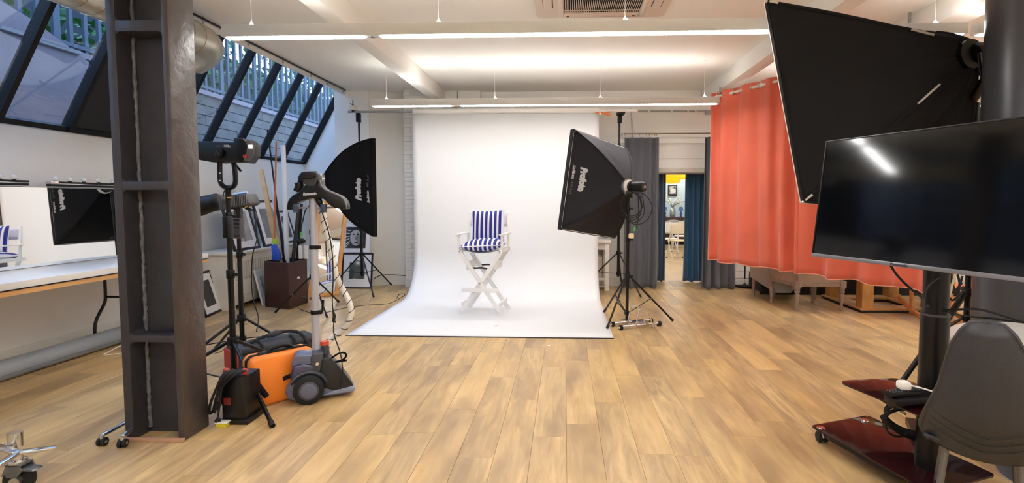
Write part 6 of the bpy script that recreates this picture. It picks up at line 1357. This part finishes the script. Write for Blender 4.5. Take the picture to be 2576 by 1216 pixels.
# wall mirror just off the wall, and the lamp bars above it
XM = XL+.10
ma, mb2 = wallpt(0, 472, XM), wallpt(300, 476, XM); zmt = (ma.z+mb2.z)/2
Tm = thing('wall_mirror', 'long frameless mirror standing on the dressing table against the left wall', 'mirror', (XM, 4.0, tzl))
vv = [Vector((XM-.0, 2.6, 0)), Vector((XM+.125, 5.2, 0))]
mk('mirror_glass', MB().prism([Vector((vv[0].x, vv[0].y, tzl+.004)), Vector((vv[1].x, vv[1].y, tzl+.004)), Vector((vv[1].x-.022, vv[1].y, zmt)), Vector((vv[0].x-.022, vv[0].y, zmt))], (-.006, 0, 0)), mir, Tm, smooth=False)
mk('mirror_backing', MB().prism([Vector((vv[0].x-.008, vv[0].y, tzl+.002)), Vector((vv[1].x-.008, vv[1].y, tzl+.002)), Vector((vv[1].x-.032, vv[1].y, zmt+.004)), Vector((vv[0].x-.032, vv[0].y, zmt+.004))], (-.012, 0, 0)), M('backing_board', '#4a3f36', .8), Tm, smooth=False)
mk('mirror_edge', MB().bar(Vector((vv[0].x-.025, vv[0].y, zmt+.004)), Vector((vv[1].x-.025, vv[1].y, zmt+.004)), .02, .008), steel, Tm)
def mline(px, py):          # point on the mirror's plane
    d = ray(px, py); n = Vector((vv[1].y-vv[0].y, -(vv[1].x-vv[0].x), 0)); s = (vv[0]-Vector((0, 0, 0))).dot(n)/Vector((d.x, d.y, 0)).dot(n); return Vector((0, 0, CAMZ))+d*s
lamp_g = M('clear_globe_bulb', '#e9e7e2', .12, spec=.6)
for i, (xa_, xb2) in enumerate(((-90, 66), (121, 330))):
    pa, pb2 = mline(xa_, 462), mline(xb2, 462); za = zmt+.022
    pa.z = pb2.z = za
    t = thing('vanity_light_bar', ['black and chrome vanity light bar at the left edge of the photo', 'black and chrome vanity light bar above the mirror, next to the steel column'][i], 'light bar', pa, 0, 'vanity light bars')
    mk('bar_body', MB().bar(pa, pb2, .05, .02), black_plastic, t, bev=.003)
    mk('chrome_strip', MB().bar(pa+Vector((.0, 0, .022)), pb2+Vector((0, 0, .022)), .054, .024), chrome, t, bev=.002)
    mk('black_face', MB().bar(pa.lerp(pb2, .08)+Vector((.026, 0, .026)), pb2+Vector((.026, 0, .026)), .006, .016), black_plastic, t)
    n = 5
    for k in range(n):
        c = mline((xa_+18 if i == 0 else xa_+19)+(k*36), 462) ; c.z = za+.034
        if (c-pa).dot((pb2-pa).normalized()) > (pb2-pa).length: continue
        mk('bulb', MB().ball(c+Vector((0, 0, .024)), .022, 14), lamp_g, t); mk('bulb_socket', MB().cyl(c-Vector((0, 0, .0)), c+Vector((0, 0, .008)), .014, n=12), black_plastic, t)
# grey roll on the floor
ra0, ra1 = F(0, 966), F(306, 872); rx_ = (ra0.x+ra1.x)/2-.075
t = thing('paper_roll', 'long grey paper roll lying on the floor under the dressing table', 'roll', (rx_, 4.0, 0))
mk('roll_body', MB().cyl((rx_, 1.9, .082), (rx_, 5.75, .082), .08, n=36), M('grey_paper', '#8d949b', .5, var=.03, vscale=3), t)
mk('roll_core', MB().cyl((rx_, 5.74, .082), (rx_, 5.756, .082), .03, n=18), M('core_card', '#b59a72', .8), t)
mk('paper_edge', MB().bar((rx_+.078, 1.9, .06), (rx_+.078, 5.75, .06), .004, .006), M('grey_paper_dark', '#6f767d', .6), t)
tag(mk('black_socket', MB().box((XL, F(0, 925).y-.2, .10), (XL+.02, F(0, 925).y-.05, .17)), black_plastic, bev=.004), 'small black plate on the skirting at the left edge', 'plate')
cable('white cable lying on the floor beside the paper roll', [F(258, 893), F(270, 888), F(285, 880), F(300, 872), F(330, 862)], .006, M('white_cable', '#e6e2da', .5))
cable('second white cable on the floor towards the steel column', [F(262, 894), F(280, 893), F(300, 890), F(330, 893)], .005, M('white_cable', '#e6e2da', .5))
# chrome castor bases in the left foreground
def castor(par, c, r_, w_, d, big=False):
    c = Vector((c.x, c.y, 0)); d = Vector(d).normalized(); ax_ = Vector((-d.y, d.x, 0))
    for s in ((-1, 1) if not big else (0,)): cw = mk('castor_wheel', MB().cyl(c+ax_*(s*w_-w_*.7)+Vector((0, 0, r_)), c+ax_*(s*w_+w_*.7)+Vector((0, 0, r_)), r_, n=26), black_rubber, par, bev=r_*.12)
    mk('castor_hub', MB().cyl(c-ax_*(w_*1.8)+Vector((0, 0, r_)), c+ax_*(w_*1.8)+Vector((0, 0, r_)), r_*.35, n=14), steel, cw)
t = thing('wheeled_stand', 'chrome wheeled base with a large braked castor, bottom left corner', 'stand', F(40, 1240))
c = F(52, 1236); c = Vector((c.x, c.y, 0)); gm = M('castor_grey', '#6f7479', .35, .7)
castor(t, c, .062, .024, (.9, .3, 0), True)
c = c+Vector((0, 0, .024))
mk('castor_fork', MB().prism([c+Vector((-.06, -.03, .06)), c+Vector((-.035, -.03, .115)), c+Vector((.03, -.03, .115)), c+Vector((.045, -.03, .09)), c+Vector((.01, -.03, .05))], (0, .006, 0)).prism([c+Vector((-.06, .03, .06)), c+Vector((-.035, .03, .115)), c+Vector((.03, .03, .115)), c+Vector((.045, .03, .09)), c+Vector((.01, .03, .05))], (0, .006, 0)).box(c+Vector((-.04, -.03, .108)), c+Vector((.035, .036, .118))), gm, t, bev=.002)
mk('brake_lever', MB().prism([c+Vector((.0, -.025, .10)), c+Vector((.085, -.025, .095)), c+Vector((.095, -.025, .085)), c+Vector((.03, -.025, .085))], (0, .05, 0)), gm, t, bev=.002)
mk('swivel_ring', MB().cyl(c+Vector((-.005, 0, .118)), c+Vector((-.005, 0, .132)), .036, n=24), chrome, t, bev=.003); mk('stem', MB().cyl(c+Vector((-.005, 0, .13)), c+Vector((-.005, 0, .17)), .02, n=18), chrome, t)
hb = c+Vector((-.005, 0, .165))
for q in (F(140, 1128, .165), F(-60, 1110, .165), F(-30, 1190, .165)):
    q = Vector((q.x, q.y, .168)); mk('base_arm', MB().bar(hb, q, .036, .014), chrome, t, bev=.004)
mk('centre_hub', MB().cyl(hb+Vector((-.12, .1, -.02)), hb+Vector((-.12, .1, .05)), .03, n=20), chrome, t)
t = thing('wheeled_stand', 'thin chrome wheeled base poking out behind the steel column', 'stand', F(300, 1115))
ca_ = F(258, 1122); cb2 = F(309, 1126); ca_ = Vector((ca_.x, ca_.y, 0)); cb2 = Vector((cb2.x, cb2.y, 0))
hub_ = Vector((F(400, 1040).x-.0, 3.30, .06))
for c in (ca_, cb2): castor(t, c, .024, .012, (hub_-c).normalized()); mk('castor_yoke', MB().tube([c+Vector((0, 0, .03)), c+Vector((0, 0, .06))], .012, 10), chrome, t)
mk('base_arm', MB().bar(ca_+Vector((0, 0, .06)), Vector((hub_.x, hub_.y, .062)), .024, .016), chrome, t, bev=.003); mk('base_arm', MB().bar(cb2+Vector((0, 0, .06)), Vector((hub_.x, hub_.y, .062)), .024, .016), chrome, t, bev=.003)
mk('centre_tube', MB().cyl((hub_.x, hub_.y, .05), (hub_.x, hub_.y, .75), .013, n=14), chrome, t)
# floor cables in the middle distance
cable('black cable curling on the floor in front of the left backdrop stand', [F(752, 778), F(800, 790), F(870, 775), F(930, 768), F(975, 765), F(1005, 752), F(1018, 742), F(1005, 741), F(998, 752)], .006)
cable('thin black cable along the wall behind the left backdrop stand', [P(940, 702, 8.1), P(958, 693, 8.2), P(990, 692, 8.3), P(1019, 694, 8.12)], .006)
cable('black cable loop on the floor between the two left stands', [F(540, 890), F(555, 886), F(568, 878), F(580, 884)], .005)
# daylight from the garden and the soft glow of the next room come from the sky and its own lamps
for o in list(C.objects):
    if o.type == 'MESH' and not o.data.materials: o.data.materials.append(white_gloss)
